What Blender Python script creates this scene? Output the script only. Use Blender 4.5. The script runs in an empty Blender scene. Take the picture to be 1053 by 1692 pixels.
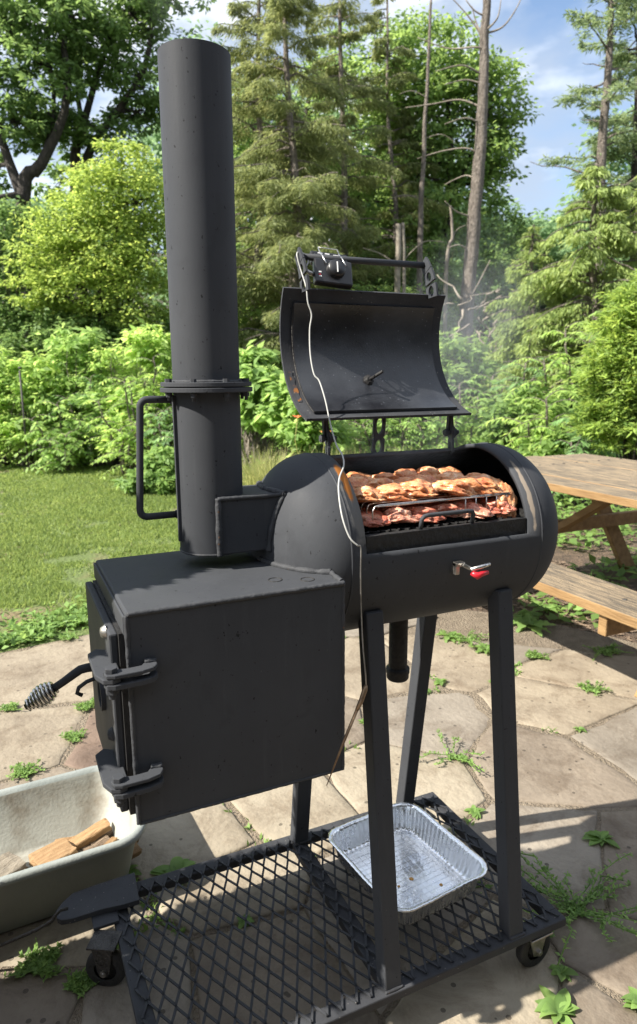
import bpy, bmesh, math, random
import numpy as np
from mathutils import Vector, Matrix, noise as mnoise

random.seed(7); rng = np.random.default_rng(11)
S = 0.72                      # layout units -> metres (applied to every top-level object at the end)
R = math.radians
scn = bpy.context.scene
COL = scn.collection

# ------------------------------------------------------------------ camera
CAM = Vector((-0.2008, -1.3722, 1.789)); YAW, PITCH, ROLL, FPX = 0.4335, 0.2001, -0.0054, 1136.1
cf = Vector((math.sin(YAW)*math.cos(PITCH), math.cos(YAW)*math.cos(PITCH), -math.sin(PITCH)))
cr0 = Vector((math.cos(YAW), -math.sin(YAW), 0)); cu0 = cr0.cross(cf)
cr = cr0*math.cos(ROLL) + cu0*math.sin(ROLL); cu = -cr0*math.sin(ROLL) + cu0*math.cos(ROLL)
cd = bpy.data.cameras.new('camera'); cam = bpy.data.objects.new('camera', cd); COL.objects.link(cam)
cd.sensor_fit = 'VERTICAL'; cd.sensor_height = 36.0; cd.lens = FPX/1692*36.0
cd.clip_start = 0.02; cd.clip_end = 600
cd.dof.use_dof = True; cd.dof.focus_distance = 1.75*S; cd.dof.aperture_fstop = 7.0
cam.matrix_world = Matrix(((cr.x, cu.x, -cf.x, CAM.x*S), (cr.y, cu.y, -cf.y, CAM.y*S), (cr.z, cu.z, -cf.z, CAM.z*S), (0, 0, 0, 1)))
scn.camera = cam

# ------------------------------------------------------------------ sun, sky, exposure
SUN = Vector((-1.02, 0.09, 1.0)).normalized()          # towards the sun
sl = bpy.data.lights.new('sun', 'SUN'); sun = bpy.data.objects.new('sun', sl); COL.objects.link(sun)
sl.energy = 5.0; sl.angle = R(0.55); sl.color = (1.0, 0.94, 0.84)
sun.rotation_euler = (-SUN).to_track_quat('-Z', 'Y').to_euler()
W = bpy.data.worlds.new('World'); scn.world = W; W.use_nodes = True
nt = W.node_tree; nt.nodes.clear()
def N(t, **k):
    n = nt.nodes.new(t)
    for a, b in k.items(): setattr(n, a, b)
    return n
sky = N('ShaderNodeTexSky', sky_type='NISHITA'); sky.sun_disc = False
sky.sun_elevation = math.asin(SUN.z); sky.sun_rotation = math.atan2(SUN.x, SUN.y); sky.air_density = 1.0; sky.dust_density = 1.0
tcw = N('ShaderNodeTexCoord'); mpw = N('ShaderNodeMapping'); mpw.inputs['Scale'].default_value = (1.0, 1.0, 2.2); mpw.inputs['Location'].default_value = (0.35, 0.1, 0.2)
nzw = N('ShaderNodeTexNoise'); nzw.inputs['Scale'].default_value = 2.6; nzw.inputs['Detail'].default_value = 7; nzw.inputs['Roughness'].default_value = 0.55
rpw = N('ShaderNodeValToRGB'); rpw.color_ramp.elements[0].position = 0.36; rpw.color_ramp.elements[1].position = 0.56
rpc = N('ShaderNodeValToRGB'); rpc.color_ramp.elements[0].color = (2.6, 3.1, 3.9, 1); rpc.color_ramp.elements[1].color = (6.4, 6.6, 6.9, 1)
rpc.color_ramp.elements[0].position = 0.44; rpc.color_ramp.elements[1].position = 0.56
nz2 = N('ShaderNodeTexNoise'); nz2.inputs['Scale'].default_value = 4.5; nz2.inputs['Detail'].default_value = 5
mxw = N('ShaderNodeMixRGB'); bgw = N('ShaderNodeBackground'); bgw.inputs['Strength'].default_value = 0.095; ow = N('ShaderNodeOutputWorld')
L = nt.links.new
L(tcw.outputs['Generated'], mpw.inputs['Vector']); L(mpw.outputs[0], nzw.inputs['Vector']); L(mpw.outputs[0], nz2.inputs['Vector'])
L(nzw.outputs['Fac'], rpw.inputs[0]); L(nz2.outputs['Fac'], rpc.inputs[0])
L(rpw.outputs[0], mxw.inputs['Fac']); L(sky.outputs[0], mxw.inputs['Color1']); L(rpc.outputs[0], mxw.inputs['Color2'])
L(mxw.outputs[0], bgw.inputs['Color']); L(bgw.outputs[0], ow.inputs['Surface'])
vs = scn.view_settings; vs.view_transform = 'Standard'; vs.look = 'None'; vs.gamma = 1.0; vs.use_curve_mapping = False; vs.exposure = 1.30
scn.cycles.max_bounces = 7; scn.cycles.diffuse_bounces = 4; scn.cycles.glossy_bounces = 3; scn.cycles.transmission_bounces = 4; scn.cycles.transparent_max_bounces = 6; scn.cycles.use_adaptive_sampling = True
try: scn.cycles.use_denoising = True
except Exception: pass

# ------------------------------------------------------------------ layout helpers
def ray(px, py): return cf + cr*((px-526.5)/FPX) + cu*((846-py)/FPX)
def onp(px, py, ax, val):
    d = ray(px, py); i = 'xyz'.index(ax); t = (val-CAM[i])/d[i]; return CAM + d*t
HV = Vector((math.sin(YAW), math.cos(YAW), 0))
def at(px, py, d):                                    # a point at d units along the level viewing direction
    r = ray(px, py); return CAM + r*(d/(r.x*HV.x + r.y*HV.y))
def dist(x, y): return (x-CAM.x)*HV.x + (y-CAM.y)*HV.y
def hill(x, y):
    d = dist(x, y); t = max(0.0, d-14.5)
    return (0.20*t*t/(t+5.0)) + (0.25*mnoise.noise((x*.15, y*.15, 0)) * min(1, t/4))

# ------------------------------------------------------------------ materials
def nodes(m):
    m.use_nodes = True; t = m.node_tree; return t, t.nodes['Principled BSDF']
def mat(name, c1, c2=None, rough=0.5, metal=0.0, scale=6.0, detail=6, bump=0.0, bscale=80.0, ramp=(0.35, 0.65), rnd=0.0, spec=0.5, stretch=None, rough2=None, speck=None, bdist=0.02):
    m = bpy.data.materials.new(name); t, b = nodes(m); lk = t.links.new
    tc = t.nodes.new('ShaderNodeTexCoord'); vec = tc.outputs['Object']
    if rnd:
        oi = t.nodes.new('ShaderNodeObjectInfo'); ad = t.nodes.new('ShaderNodeVectorMath'); ad.operation = 'ADD'
        sc_ = t.nodes.new('ShaderNodeMath'); sc_.operation = 'MULTIPLY'; sc_.inputs[1].default_value = 37.0
        lk(oi.outputs['Random'], sc_.inputs[0]); lk(vec, ad.inputs[0]); lk(sc_.outputs[0], ad.inputs[1]); vec = ad.outputs[0]
    if stretch:
        mp = t.nodes.new('ShaderNodeMapping'); mp.inputs['Scale'].default_value = stretch; lk(vec, mp.inputs['Vector']); vec = mp.outputs[0]
    nz = t.nodes.new('ShaderNodeTexNoise'); nz.inputs['Scale'].default_value = scale; nz.inputs['Detail'].default_value = detail; nz.inputs['Roughness'].default_value = 0.6
    lk(vec, nz.inputs['Vector'])
    rp = t.nodes.new('ShaderNodeValToRGB'); rp.color_ramp.elements[0].position = ramp[0]; rp.color_ramp.elements[1].position = ramp[1]
    c2 = c2 or tuple(x*0.75 for x in c1)
    rp.color_ramp.elements[0].color = (*c2, 1); rp.color_ramp.elements[1].color = (*c1, 1)
    lk(nz.outputs['Fac'], rp.inputs[0]); col = rp.outputs[0]
    if rnd:
        hs = t.nodes.new('ShaderNodeHueSaturation'); mr = t.nodes.new('ShaderNodeMapRange'); mr.inputs[3].default_value = 1-rnd; mr.inputs[4].default_value = 1+rnd
        lk(oi.outputs['Random'], mr.inputs[0]); lk(mr.outputs[0], hs.inputs['Value']); lk(col, hs.inputs['Color']); col = hs.outputs[0]
    if speck:
        vo = t.nodes.new('ShaderNodeTexVoronoi'); vo.inputs['Scale'].default_value = speck[0]; lk(tc.outputs['Object'], vo.inputs['Vector'])
        lt = t.nodes.new('ShaderNodeMath'); lt.operation = 'LESS_THAN'; lt.inputs[1].default_value = speck[1]; lk(vo.outputs['Distance'], lt.inputs[0])
        sp = t.nodes.new('ShaderNodeSeparateColor'); lk(vo.outputs['Color'], sp.inputs[0])
        gt = t.nodes.new('ShaderNodeMath'); gt.operation = 'GREATER_THAN'; gt.inputs[1].default_value = speck[2]; lk(sp.outputs[0], gt.inputs[0])
        mu = t.nodes.new('ShaderNodeMath'); mu.operation = 'MULTIPLY'; lk(lt.outputs[0], mu.inputs[0]); lk(gt.outputs[0], mu.inputs[1])
        mx = t.nodes.new('ShaderNodeMixRGB'); lk(mu.outputs[0], mx.inputs[0]); lk(col, mx.inputs[1]); mx.inputs[2].default_value = (*speck[3], 1); col = mx.outputs[0]
    lk(col, b.inputs['Base Color']); b.inputs['Metallic'].default_value = metal; b.inputs['Specular IOR Level'].default_value = spec
    if rough2 is not None:
        mr2 = t.nodes.new('ShaderNodeMapRange'); mr2.inputs[1].default_value = 0.3; mr2.inputs[2].default_value = 0.7; mr2.inputs[3].default_value = rough; mr2.inputs[4].default_value = rough2
        lk(nz.outputs['Fac'], mr2.inputs[0]); lk(mr2.outputs[0], b.inputs['Roughness'])
    else: b.inputs['Roughness'].default_value = rough
    if bump:
        n2 = t.nodes.new('ShaderNodeTexNoise'); n2.inputs['Scale'].default_value = bscale; n2.inputs['Detail'].default_value = 5; lk(vec, n2.inputs['Vector'])
        bp = t.nodes.new('ShaderNodeBump'); bp.inputs['Strength'].default_value = bump; bp.inputs['Distance'].default_value = bdist
        lk(n2.outputs['Fac'], bp.inputs['Height']); lk(bp.outputs[0], b.inputs['Normal'])
    return m
def leafmat(name, c1, c2, trans=0.35, rough=0.55, c3=None, sat=0.93, gain=1.34):
    """foliage: colour from per-leaf random plus a slow noise, part of the light passes through the blade"""
    m = bpy.data.materials.new(name); t, b = nodes(m); lk = t.links.new
    ge = t.nodes.new('ShaderNodeNewGeometry'); tc = t.nodes.new('ShaderNodeTexCoord')
    nz = t.nodes.new('ShaderNodeTexNoise'); nz.inputs['Scale'].default_value = 0.9; nz.inputs['Detail'].default_value = 3; lk(tc.outputs['Object'], nz.inputs['Vector'])
    ad = t.nodes.new('ShaderNodeMath'); ad.operation = 'ADD'; lk(ge.outputs['Random Per Island'], ad.inputs[0]); lk(nz.outputs['Fac'], ad.inputs[1])
    hf = t.nodes.new('ShaderNodeMath'); hf.operation = 'MULTIPLY'; hf.inputs[1].default_value = 0.5; lk(ad.outputs[0], hf.inputs[0])
    rp = t.nodes.new('ShaderNodeValToRGB'); e = rp.color_ramp.elements
    e[0].position = 0.22; e[1].position = 0.72; e[0].color = (*c2, 1); e[1].color = (*c1, 1)
    if c3: x = e.new(0.93); x.color = (*c3, 1)
    lk(hf.outputs[0], rp.inputs[0]); ds = t.nodes.new('ShaderNodeHueSaturation'); ds.inputs['Saturation'].default_value = sat; ds.inputs['Value'].default_value = gain; lk(rp.outputs[0], ds.inputs['Color']); lk(ds.outputs[0], b.inputs['Base Color']); b.inputs['Roughness'].default_value = rough; b.inputs['Specular IOR Level'].default_value = 0.3
    tr = t.nodes.new('ShaderNodeBsdfTranslucent'); hs = t.nodes.new('ShaderNodeHueSaturation'); hs.inputs['Hue'].default_value = 0.48; hs.inputs['Value'].default_value = 1.8
    lk(ds.outputs[0], hs.inputs['Color']); lk(hs.outputs[0], tr.inputs['Color'])
    mx = t.nodes.new('ShaderNodeMixShader'); mx.inputs[0].default_value = trans
    lk(b.outputs[0], mx.inputs[1]); lk(tr.outputs[0], mx.inputs[2]); lk(mx.outputs[0], t.nodes['Material Output'].inputs['Surface'])
    return m

# ------------------------------------------------------------------ mesh helpers
OFF = {}
def put(o, parent):
    if parent is not None:
        o.parent = parent
    COL.objects.link(o); return o
def tag(o, label=None, cat=None, group=None, kind=None):
    if label: o['label'] = label
    if cat: o['category'] = cat
    if group: o['group'] = group
    if kind: o['kind'] = kind
    return o
def thing(name, loc, label, cat, group=None):
    o = bpy.data.objects.new(name, None); o.location = loc; o.empty_display_size = 0.05; COL.objects.link(o)
    OFF[o] = Vector(loc); return tag(o, label, cat, group)
class MB:
    def __init__(self): self.v = []; self.f = []; self.s = []
    def add(self, vs_, fs_, smooth=False):
        k = len(self.v); self.v += [tuple(p) for p in vs_]
        for q in fs_: self.f.append([k+i for i in q]); self.s.append(smooth)
        return self
    def hexa(self, p):
        return self.add(p, [(0,3,2,1),(4,5,6,7),(0,1,5,4),(1,2,6,5),(2,3,7,6),(3,0,4,7)])
    def box(self, lo, hi):
        (a,b,c),(d,e,f) = lo, hi
        return self.hexa([(a,b,c),(d,b,c),(d,e,c),(a,e,c),(a,b,f),(d,b,f),(d,e,f),(a,e,f)])
    def beam(self, p, q, w, h, up=(0,0,1)):
        p, q = Vector(p), Vector(q); d = (q-p).normalized(); s = d.cross(Vector(up)).normalized(); u = s.cross(d)
        P = [p-s*w/2-u*h/2, p+s*w/2-u*h/2, p+s*w/2+u*h/2, p-s*w/2+u*h/2]; Q = [x+(q-p) for x in P]
        return self.hexa([*P, *Q])
    def prism(self, poly, fn, lo, hi, smooth=False):
        n = len(poly); A = [fn(u, v, lo) for u, v in poly]; B = [fn(u, v, hi) for u, v in poly]
        self.add(A+B, [tuple(range(n))[::-1], tuple(range(n, 2*n))], False)
        k = len(self.v)-2*n
        for i in range(n): self.f.append([k+i, k+(i+1)%n, k+n+(i+1)%n, k+n+i]); self.s.append(smooth)
        return self
    def tube(self, path, rad, n=10, caps=True, smooth=True):
        P = [Vector(p) for p in path]; m = len(P)
        if not hasattr(rad, '__len__'): rad = [rad]*m
        d0 = (P[1]-P[0]).normalized(); ref = Vector((0,0,1)) if abs(d0.z) < .9 else Vector((1,0,0)); s = d0.cross(ref).normalized()
        vs_ = []
        for i in range(m):
            d = (P[min(i+1, m-1)]-P[max(i-1, 0)]).normalized(); s = (s-d*s.dot(d)).normalized(); u = d.cross(s)
            for k in range(n):
                a = 2*math.pi*k/n; vs_.append(P[i]+(s*math.cos(a)+u*math.sin(a))*rad[i])
        fs_ = [(i*n+k, i*n+(k+1)%n, (i+1)*n+(k+1)%n, (i+1)*n+k) for i in range(m-1) for k in range(n)]
        self.add(vs_, fs_, smooth)
        if caps: 
            k0 = len(self.v)-m*n
            self.f.append([k0+k for k in range(n)][::-1]); self.s.append(False); self.f.append([k0+(m-1)*n+k for k in range(n)]); self.s.append(False)
        return self
    def lathe(self, prof, o, ax=(0,0,1), n=32, smooth=True):
        o, ax = Vector(o), Vector(ax).normalized(); ref = Vector((1,0,0)) if abs(ax.x) < .9 else Vector((0,1,0))
        s = ax.cross(ref).normalized(); u = ax.cross(s); m = len(prof)
        vs_ = [o+ax*h+(s*math.cos(2*math.pi*k/n)+u*math.sin(2*math.pi*k/n))*r for r, h in prof for k in range(n)]
        fs_ = [(i*n+k, i*n+(k+1)%n, (i+1)*n+(k+1)%n, (i+1)*n+k) for i in range(m-1) for k in range(n)]
        self.add(vs_, fs_, smooth); return self
    def build(self, name, m, parent=None, bevel=0, seg=2, kind=None, recalc=True):
        me = bpy.data.meshes.new(name); off = OFF.get(parent, Vector())
        me.from_pydata([Vector(p)-off for p in self.v], [], self.f)
        me.polygons.foreach_set('use_smooth', self.s)
        if recalc:
            b = bmesh.new(); b.from_mesh(me); bmesh.ops.recalc_face_normals(b, faces=b.faces); b.to_mesh(me); b.free()
        me.materials.append(m); o = bpy.data.objects.new(name, me); put(o, parent); OFF[o] = off
        if bevel:
            md = o.modifiers.new('bevel', 'BEVEL'); md.width = bevel; md.segments = seg; md.limit_method = 'ANGLE'; md.angle_limit = R(35)
        if kind: o['kind'] = kind
        return o
def quads(name, V, m, parent=None, k=4, smooth=False):
    """V: (n,k,3) separate little faces joined into one mesh"""
    n = len(V); me = bpy.data.meshes.new(name); off = np.array(OFF.get(parent, Vector()))
    me.vertices.add(n*k); me.vertices.foreach_set('co', (V.reshape(-1, 3)-off).astype(np.float32).ravel())
    me.loops.add(n*k); me.loops.foreach_set('vertex_index', np.arange(n*k, dtype=np.int32))
    me.polygons.add(n); me.polygons.foreach_set('loop_start', np.arange(0, n*k, k, dtype=np.int32))
    me.update(calc_edges=True); me.materials.append(m)
    o = bpy.data.objects.new(name, me); put(o, parent); OFF[o] = OFF.get(parent, Vector()); return o
def nrm(a): return a/np.maximum(np.linalg.norm(a, axis=-1, keepdims=True), 1e-9)
def leafquads(C, D, Nn, ln, wd, fold=0.18):
    """rhombic leaves: base C, axis D, face normal ~Nn"""
    D = nrm(D); Sd = nrm(np.cross(D, Nn)); Nn = np.cross(Sd, D); ln = ln[:, None]; wd = wd[:, None]
    b = C; t = C+D*ln; mid = C+D*ln*0.45+Nn*wd*fold
    return np.stack([b, mid+Sd*wd/2, t-Nn*wd*fold*.5, mid-Sd*wd/2], 1)
def wob(p, q, n, amp, seed=0):
    p, q = Vector(p), Vector(q); out = []
    for i in range(n+1):
        t = i/n; w = math.sin(math.pi*t)*amp if 0 < i < n else 0
        out.append(p.lerp(q, t)+Vector((mnoise.noise((t*3+seed, seed, 0)), mnoise.noise((t*3+seed, seed, 9)), .4*mnoise.noise((t*3+seed, seed, 5))))*w*2)
    return out

# ------------------------------------------------------------------ colours
M_PAINT = mat('black_paint', (.049,.052,.058), (.043,.0455,.051), rough=.52, rough2=.66, scale=3.5, spec=.10, bump=.05, bscale=260, bdist=.004, speck=(42, .045, .9, (.12,.115,.11)))
def weather(m, streak=.35, dark=(.018,.018,.019), light=(.066,.068,.074)):
    """uneven sprayed paint: pale heat-faded drifts, thin vertical runs and small dark pits"""
    t = m.node_tree; b_ = t.nodes['Principled BSDF']; lk = t.links.new; col = b_.inputs['Base Color'].links[0].from_socket
    tc = t.nodes.new('ShaderNodeTexCoord')
    def layer(scale, stretch, lo, hi, c, amt, dist=0.0, detail=8, rough=.6):
        nonlocal col
        mp = t.nodes.new('ShaderNodeMapping'); mp.inputs['Scale'].default_value = stretch; lk(tc.outputs['Object'], mp.inputs['Vector'])
        n = t.nodes.new('ShaderNodeTexNoise'); n.inputs['Scale'].default_value = scale; n.inputs['Detail'].default_value = detail; n.inputs['Roughness'].default_value = rough; n.inputs['Distortion'].default_value = dist; lk(mp.outputs[0], n.inputs['Vector'])
        r = t.nodes.new('ShaderNodeMapRange'); r.inputs[1].default_value = lo; r.inputs[2].default_value = hi; r.inputs[4].default_value = amt; lk(n.outputs['Fac'], r.inputs[0])
        x = t.nodes.new('ShaderNodeMixRGB'); lk(r.outputs[0], x.inputs[0]); lk(col, x.inputs[1]); x.inputs[2].default_value = (*c, 1); col = x.outputs[0]
    layer(3.0, (1, 1, .6), .48, .76, light, .40, .4)
    layer(9.0, (6, 6, .5), .56, .74, light, streak)
    layer(7.0, (1, 1, 1), .58, .80, dark, .32, .8, 8, .6)
    layer(95.0, (1, 1, .7), .69, .73, (.008,.008,.008), .8, 0, 2)
    lk(col, b_.inputs['Base Color']); return m
M_PAINT2 = mat('black_paint_dusty', (.048,.050,.055), (.034,.035,.039), rough=.55, rough2=.72, scale=9, spec=.12, bump=.12, bscale=160, bdist=.005, speck=(75, .13, .72, (.17,.16,.15)))
M_WELD = mat('weld_bead', (.056,.058,.063), (.042,.044,.048), rough=.5, rough2=.7, scale=30, spec=.12, bump=.3, bscale=110, bdist=.006, speck=(60, .16, .82, (.10,.06,.04)))
M_SOOT = mat('soot', (.034,.037,.043), (.006,.006,.008), ramp=(.40,.62), rough=.26, rough2=.5, scale=3.2, spec=.6, bump=.12, bscale=220, bdist=.004, speck=(70, .13, .5, (.085,.092,.105)))
M_INT = mat('sooty_inside', (.014,.013,.013), (.006,.006,.006), rough=.6, rough2=.8, scale=8, bump=.3, bscale=60)
M_RUBBER = mat('rubber', (.022,.021,.02), (.012,.012,.012), rough=.7, scale=20, bump=.2)
M_STEEL = mat('zinc_steel', (.45,.43,.40), (.28,.265,.245), rough=.3, rough2=.5, metal=1, scale=30)
M_CHROME = mat('chrome_wire', (.75,.73,.7), (.5,.47,.44), rough=.2, rough2=.4, metal=1, scale=40)
M_IRON = mat('worn_iron', (.09,.085,.08), (.035,.032,.03), rough=.45, rough2=.7, metal=.6, scale=30, bump=.4, bscale=120)
M_PROBE = mat('tarnished_probe', (.26,.18,.11), (.14,.09,.055), rough=.4, metal=.6, scale=40)
M_RUST = mat('rust', (.36,.13,.035), (.16,.06,.025), rough=.85, scale=40, bump=.5, bscale=150)
M_FOIL = mat('aluminium_foil', (.92,.93,.94), (.84,.85,.87), rough=.2, rough2=.32, metal=1, scale=7, bump=.3, bscale=11, bdist=.02)
M_TUB = mat('grey_plastic', (.27,.29,.275), (.21,.23,.215), rough=.45, rough2=.6, scale=4, bump=.08, bscale=90)
M_TUBIN = mat('dirty_grey_plastic', (.29,.29,.255), (.16,.135,.10), rough=.6, scale=5, ramp=(.28,.5), bump=.1)
M_PLASTIC = mat('black_plastic', (.018,.018,.02), (.012,.012,.014), rough=.35, scale=20)
M_WHITE = mat('white_cable', (.42,.42,.40), (.34,.34,.32), rough=.5, scale=20)
M_PRINT = mat('white_print', (.7,.7,.7), (.6,.6,.6), rough=.6)
M_RED = mat('red_grip', (.55,.02,.03), (.4,.01,.02), rough=.35)
weather(M_PAINT); weather(M_PAINT2, .2)
M_SOIL = mat('joint_soil', (.27,.22,.16), (.19,.15,.105), rough=.95, scale=10, bump=.9, bscale=90, bdist=.04)
M_BARK_G = mat('grey_bark', (.34,.29,.245), (.17,.142,.118), rough=.9, scale=7, stretch=(4,4,.8), ramp=(.38,.60), bump=1, bscale=16, bdist=.14)
M_BARK_D = mat('dark_bark', (.075,.062,.05), (.03,.026,.022), rough=.9, scale=5, stretch=(3,3,.7), bump=.9, bscale=12, bdist=.1)
M_DEAD = mat('dead_wood', (.27,.235,.19), (.15,.125,.10), rough=.9, scale=8, bump=.5, bscale=30)
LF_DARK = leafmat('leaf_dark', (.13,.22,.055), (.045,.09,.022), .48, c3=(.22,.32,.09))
LF_YEL = leafmat('leaf_yellow_green', (.25,.34,.055), (.11,.18,.03), .5, c3=(.36,.44,.10))
LF_MID = leafmat('leaf_mid', (.17,.27,.06), (.07,.13,.03), .5, c3=(.27,.38,.10))
LF_SUMAC = leafmat('leaf_sumac', (.24,.37,.09), (.10,.18,.045), .5, c3=(.36,.50,.17))
LF_SPR = leafmat('needle_olive', (.24,.28,.095), (.10,.13,.045), .46, c3=(.33,.35,.13), gain=1.08)
LF_SPR2 = leafmat('needle_yellow', (.24,.31,.085), (.10,.15,.04), .45, c3=(.36,.43,.14))
LF_PINE = leafmat('needle_pine', (.19,.26,.11), (.08,.12,.055), .4, c3=(.3,.37,.17))
LF_FAR = leafmat('leaf_far', (.16,.26,.11), (.08,.15,.07), .45, c3=(.24,.34,.15))
LF_YEW = leafmat('needle_yew', (.22,.32,.045), (.07,.13,.025), .42, c3=(.40,.50,.08))
LF_SUM2 = leafmat('leaf_sumac_yellow', (.29,.42,.09), (.12,.21,.045), .52, c3=(.42,.55,.18))
LF_SUM3 = leafmat('leaf_sumac_blue', (.17,.30,.10), (.07,.14,.05), .48, c3=(.28,.42,.16))
LF_WEED = leafmat('leaf_weed', (0.163,0.271,0.060), (0.076,0.142,0.032), 0.42, c3=(0.261,0.380,0.098))
LF_GRASS = leafmat('grass_blade', (.22,.305,.065), (.11,.17,.04), .45, c3=(.36,.38,.15), gain=1.0)
LF_STRAW = leafmat('dry_grass', (0.294,0.294,0.098), (0.142,0.174,0.054), 0.47, c3=(0.450,0.413,0.217))
LF_GOLD = leafmat('lily_orange', (.75,.20,.03), (.55,.12,.02), 0.42)
M_LAWN = mat('lawn_soil', (.095,.13,.035), (.15,.115,.06), rough=.95, scale=1.4, ramp=(.36,.5), bump=.6, bscale=30, bdist=.05)
M_FOREST = mat('forest_floor', (.05,.06,.025), (.06,.045,.03), rough=.95, scale=.8, bump=.6, bscale=6, bdist=.2)
M_MULCH = mat('mulch', (.17,.115,.075), (.07,.05,.035), rough=.95, scale=14, bump=1, bscale=50, bdist=.05)

# ------------------------------------------------------------------ ground, lawn, mulch
g = MB(); xs = np.concatenate([np.linspace(-90, -12, 14), np.linspace(-10, 40, 51), np.linspace(44, 120, 14)]); ys = np.concatenate([np.linspace(-40, -6, 6), np.linspace(-4, 50, 55), np.linspace(54, 150, 16)])
for y in ys:
    for x in xs: g.v.append((x, y, -0.05+hill(x, y)))
nx = len(xs)
for j in range(len(ys)-1):
    for i in range(nx-1): g.f.append([j*nx+i, j*nx+i+1, (j+1)*nx+i+1, (j+1)*nx+i]); g.s.append(True)
tag(g.build('ground', M_FOREST), 'wooded ground rising behind the garden', kind='structure')

EDGE = [(-9, 3.2), (-.33, 3.36), (.3, 3.46), (1.2, 3.52), (2.0, 3.4), (2.65, 3.0), (3.2, 2.45), (3.5, 1.85), (3.75, 1.2), (4.8, .3)]
lawn = MB(); lp = [(-12, 3.2)]+EDGE[1:5]+[(2.7, 4.6), (3.2, 9.5), (2.6, 12.4), (-.2, 13.8), (-5, 15.5), (-12, 15.5)]
lawn.add([(x, y, -0.012) for x, y in lp], [tuple(range(len(lp)))])
tag(lawn.build('lawn', M_LAWN), 'mown green lawn behind the patio', kind='structure')
mul = MB(); mp_ = [(2.65, 3.0), (3.2, 2.45), (3.5, 1.85), (3.75, 1.2), (4.8, .3), (9, -1), (9, 9), (3.2, 9.5), (2.7, 4.6), (2.0, 3.4)]
mul.add([(x, y, -0.016) for x, y in mp_], [tuple(range(len(mp_)))])
tag(mul.build('mulch_bed', M_MULCH), 'brown wood chip mulch under the picnic table', kind='structure')

# ------------------------------------------------------------------ flagstone patio
pp = [(-5, -3), (5.5, -3), (5.5, -.1)]+EDGE[::-1][1:-1]+[(-5, 3.25)]
pb = MB(); pb.add([(x, y, -0.0055) for x, y in pp], [tuple(range(len(pp)))])
patio = tag(pb.build('patio', M_SOIL), 'irregular flagstone patio with soil joints', kind='structure'); 
SEED_PX = [(80,1115),(205,1225),(30,1235),(330,1385),(470,1330),(60,1330),(745,1085),(935,1170),(690,1195),(900,1255),(1040,1220),(640,1280),(950,1430),(850,1640),(1045,1600),(1000,1688),(960,1105),(850,1060),(380,1465),(420,1600),(640,1500),(110,1540),(60,1660),(210,1640),(1050,1450),(620,1110),(300,1120),(420,1100),(520,1200)]
seeds = [tuple(onp(a, b, 'z', 0).xy) for a, b in SEED_PX]
srng = random.Random(5)
for _ in range(1500):
    c = (srng.uniform(-4.8, 5.3), srng.uniform(-2.9, 3.3))
    if all(math.hypot(c[0]-a, c[1]-b) > .92 for a, b in seeds): seeds.append(c)
def clip(poly, mx, my, nx_, ny_):
    out = []
    for i in range(len(poly)):
        a, b = poly[i], poly[(i+1) % len(poly)]
        da = (a[0]-mx)*nx_+(a[1]-my)*ny_; db = (b[0]-mx)*nx_+(b[1]-my)*ny_
        if da <= 0: out.append(a)
        if (da < 0) != (db < 0) and da != db:
            t = da/(da-db); out.append((a[0]+(b[0]-a[0])*t, a[1]+(b[1]-a[1])*t))
    return out
def inside(pt, poly):
    c = False
    for i in range(len(poly)):
        a, b = poly[i], poly[i-1]
        if (a[1] > pt[1]) != (b[1] > pt[1]) and pt[0] < (b[0]-a[0])*(pt[1]-a[1])/(b[1]-a[1])+a[0]: c = not c
    return c
STC = [((.29,.245,.18),(.19,.155,.112)), ((.20,.165,.125),(.13,.104,.078)), ((.235,.205,.165),(.155,.132,.104)), ((.17,.118,.086),(.115,.08,.058)), ((.30,.26,.195),(.20,.168,.122))]
def stonemat(i, c1, c2):
    m = mat('flagstone_%d' % i, c1, c2, rough=.82, scale=3.2, detail=10, ramp=(.3,.68), bump=.45, bscale=40, bdist=.010, rnd=.1, speck=(26, .22, .86, tuple(x*.55 for x in c2)))
    t = m.node_tree; b = t.nodes['Principled BSDF']; old = b.inputs['Base Color'].links[0].from_socket
    tc = t.nodes.new('ShaderNodeTexCoord'); nz = t.nodes.new('ShaderNodeTexNoise'); nz.inputs['Scale'].default_value = 4.5; nz.inputs['Detail'].default_value = 11; nz.inputs['Roughness'].default_value = .75; nz.inputs['Distortion'].default_value = .6
    rp = t.nodes.new('ShaderNodeValToRGB'); rp.color_ramp.elements[0].position = .48; rp.color_ramp.elements[1].position = .70
    mx = t.nodes.new('ShaderNodeMixRGB'); mx.blend_type = 'MULTIPLY'; mx.inputs[2].default_value = (.54,.48,.43,1)
    t.links.new(tc.outputs['Object'], nz.inputs['Vector']); t.links.new(nz.outputs['Fac'], rp.inputs[0]); t.links.new(rp.outputs[0], mx.inputs[0]); t.links.new(old, mx.inputs[1]); t.links.new(mx.outputs[0], b.inputs['Base Color'])
    return m
M_ST = [stonemat(i, *c) for i, c in enumerate(STC)]
STI = {0:0, 1:3, 2:0, 3:4, 4:4, 5:1, 6:0, 7:0, 8:2, 9:1, 10:2, 11:4, 12:2, 13:4, 14:1, 15:1, 16:0, 17:2, 18:4, 19:1, 20:2, 21:4, 22:1, 23:2, 24:1}
JOINTS = []
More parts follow.
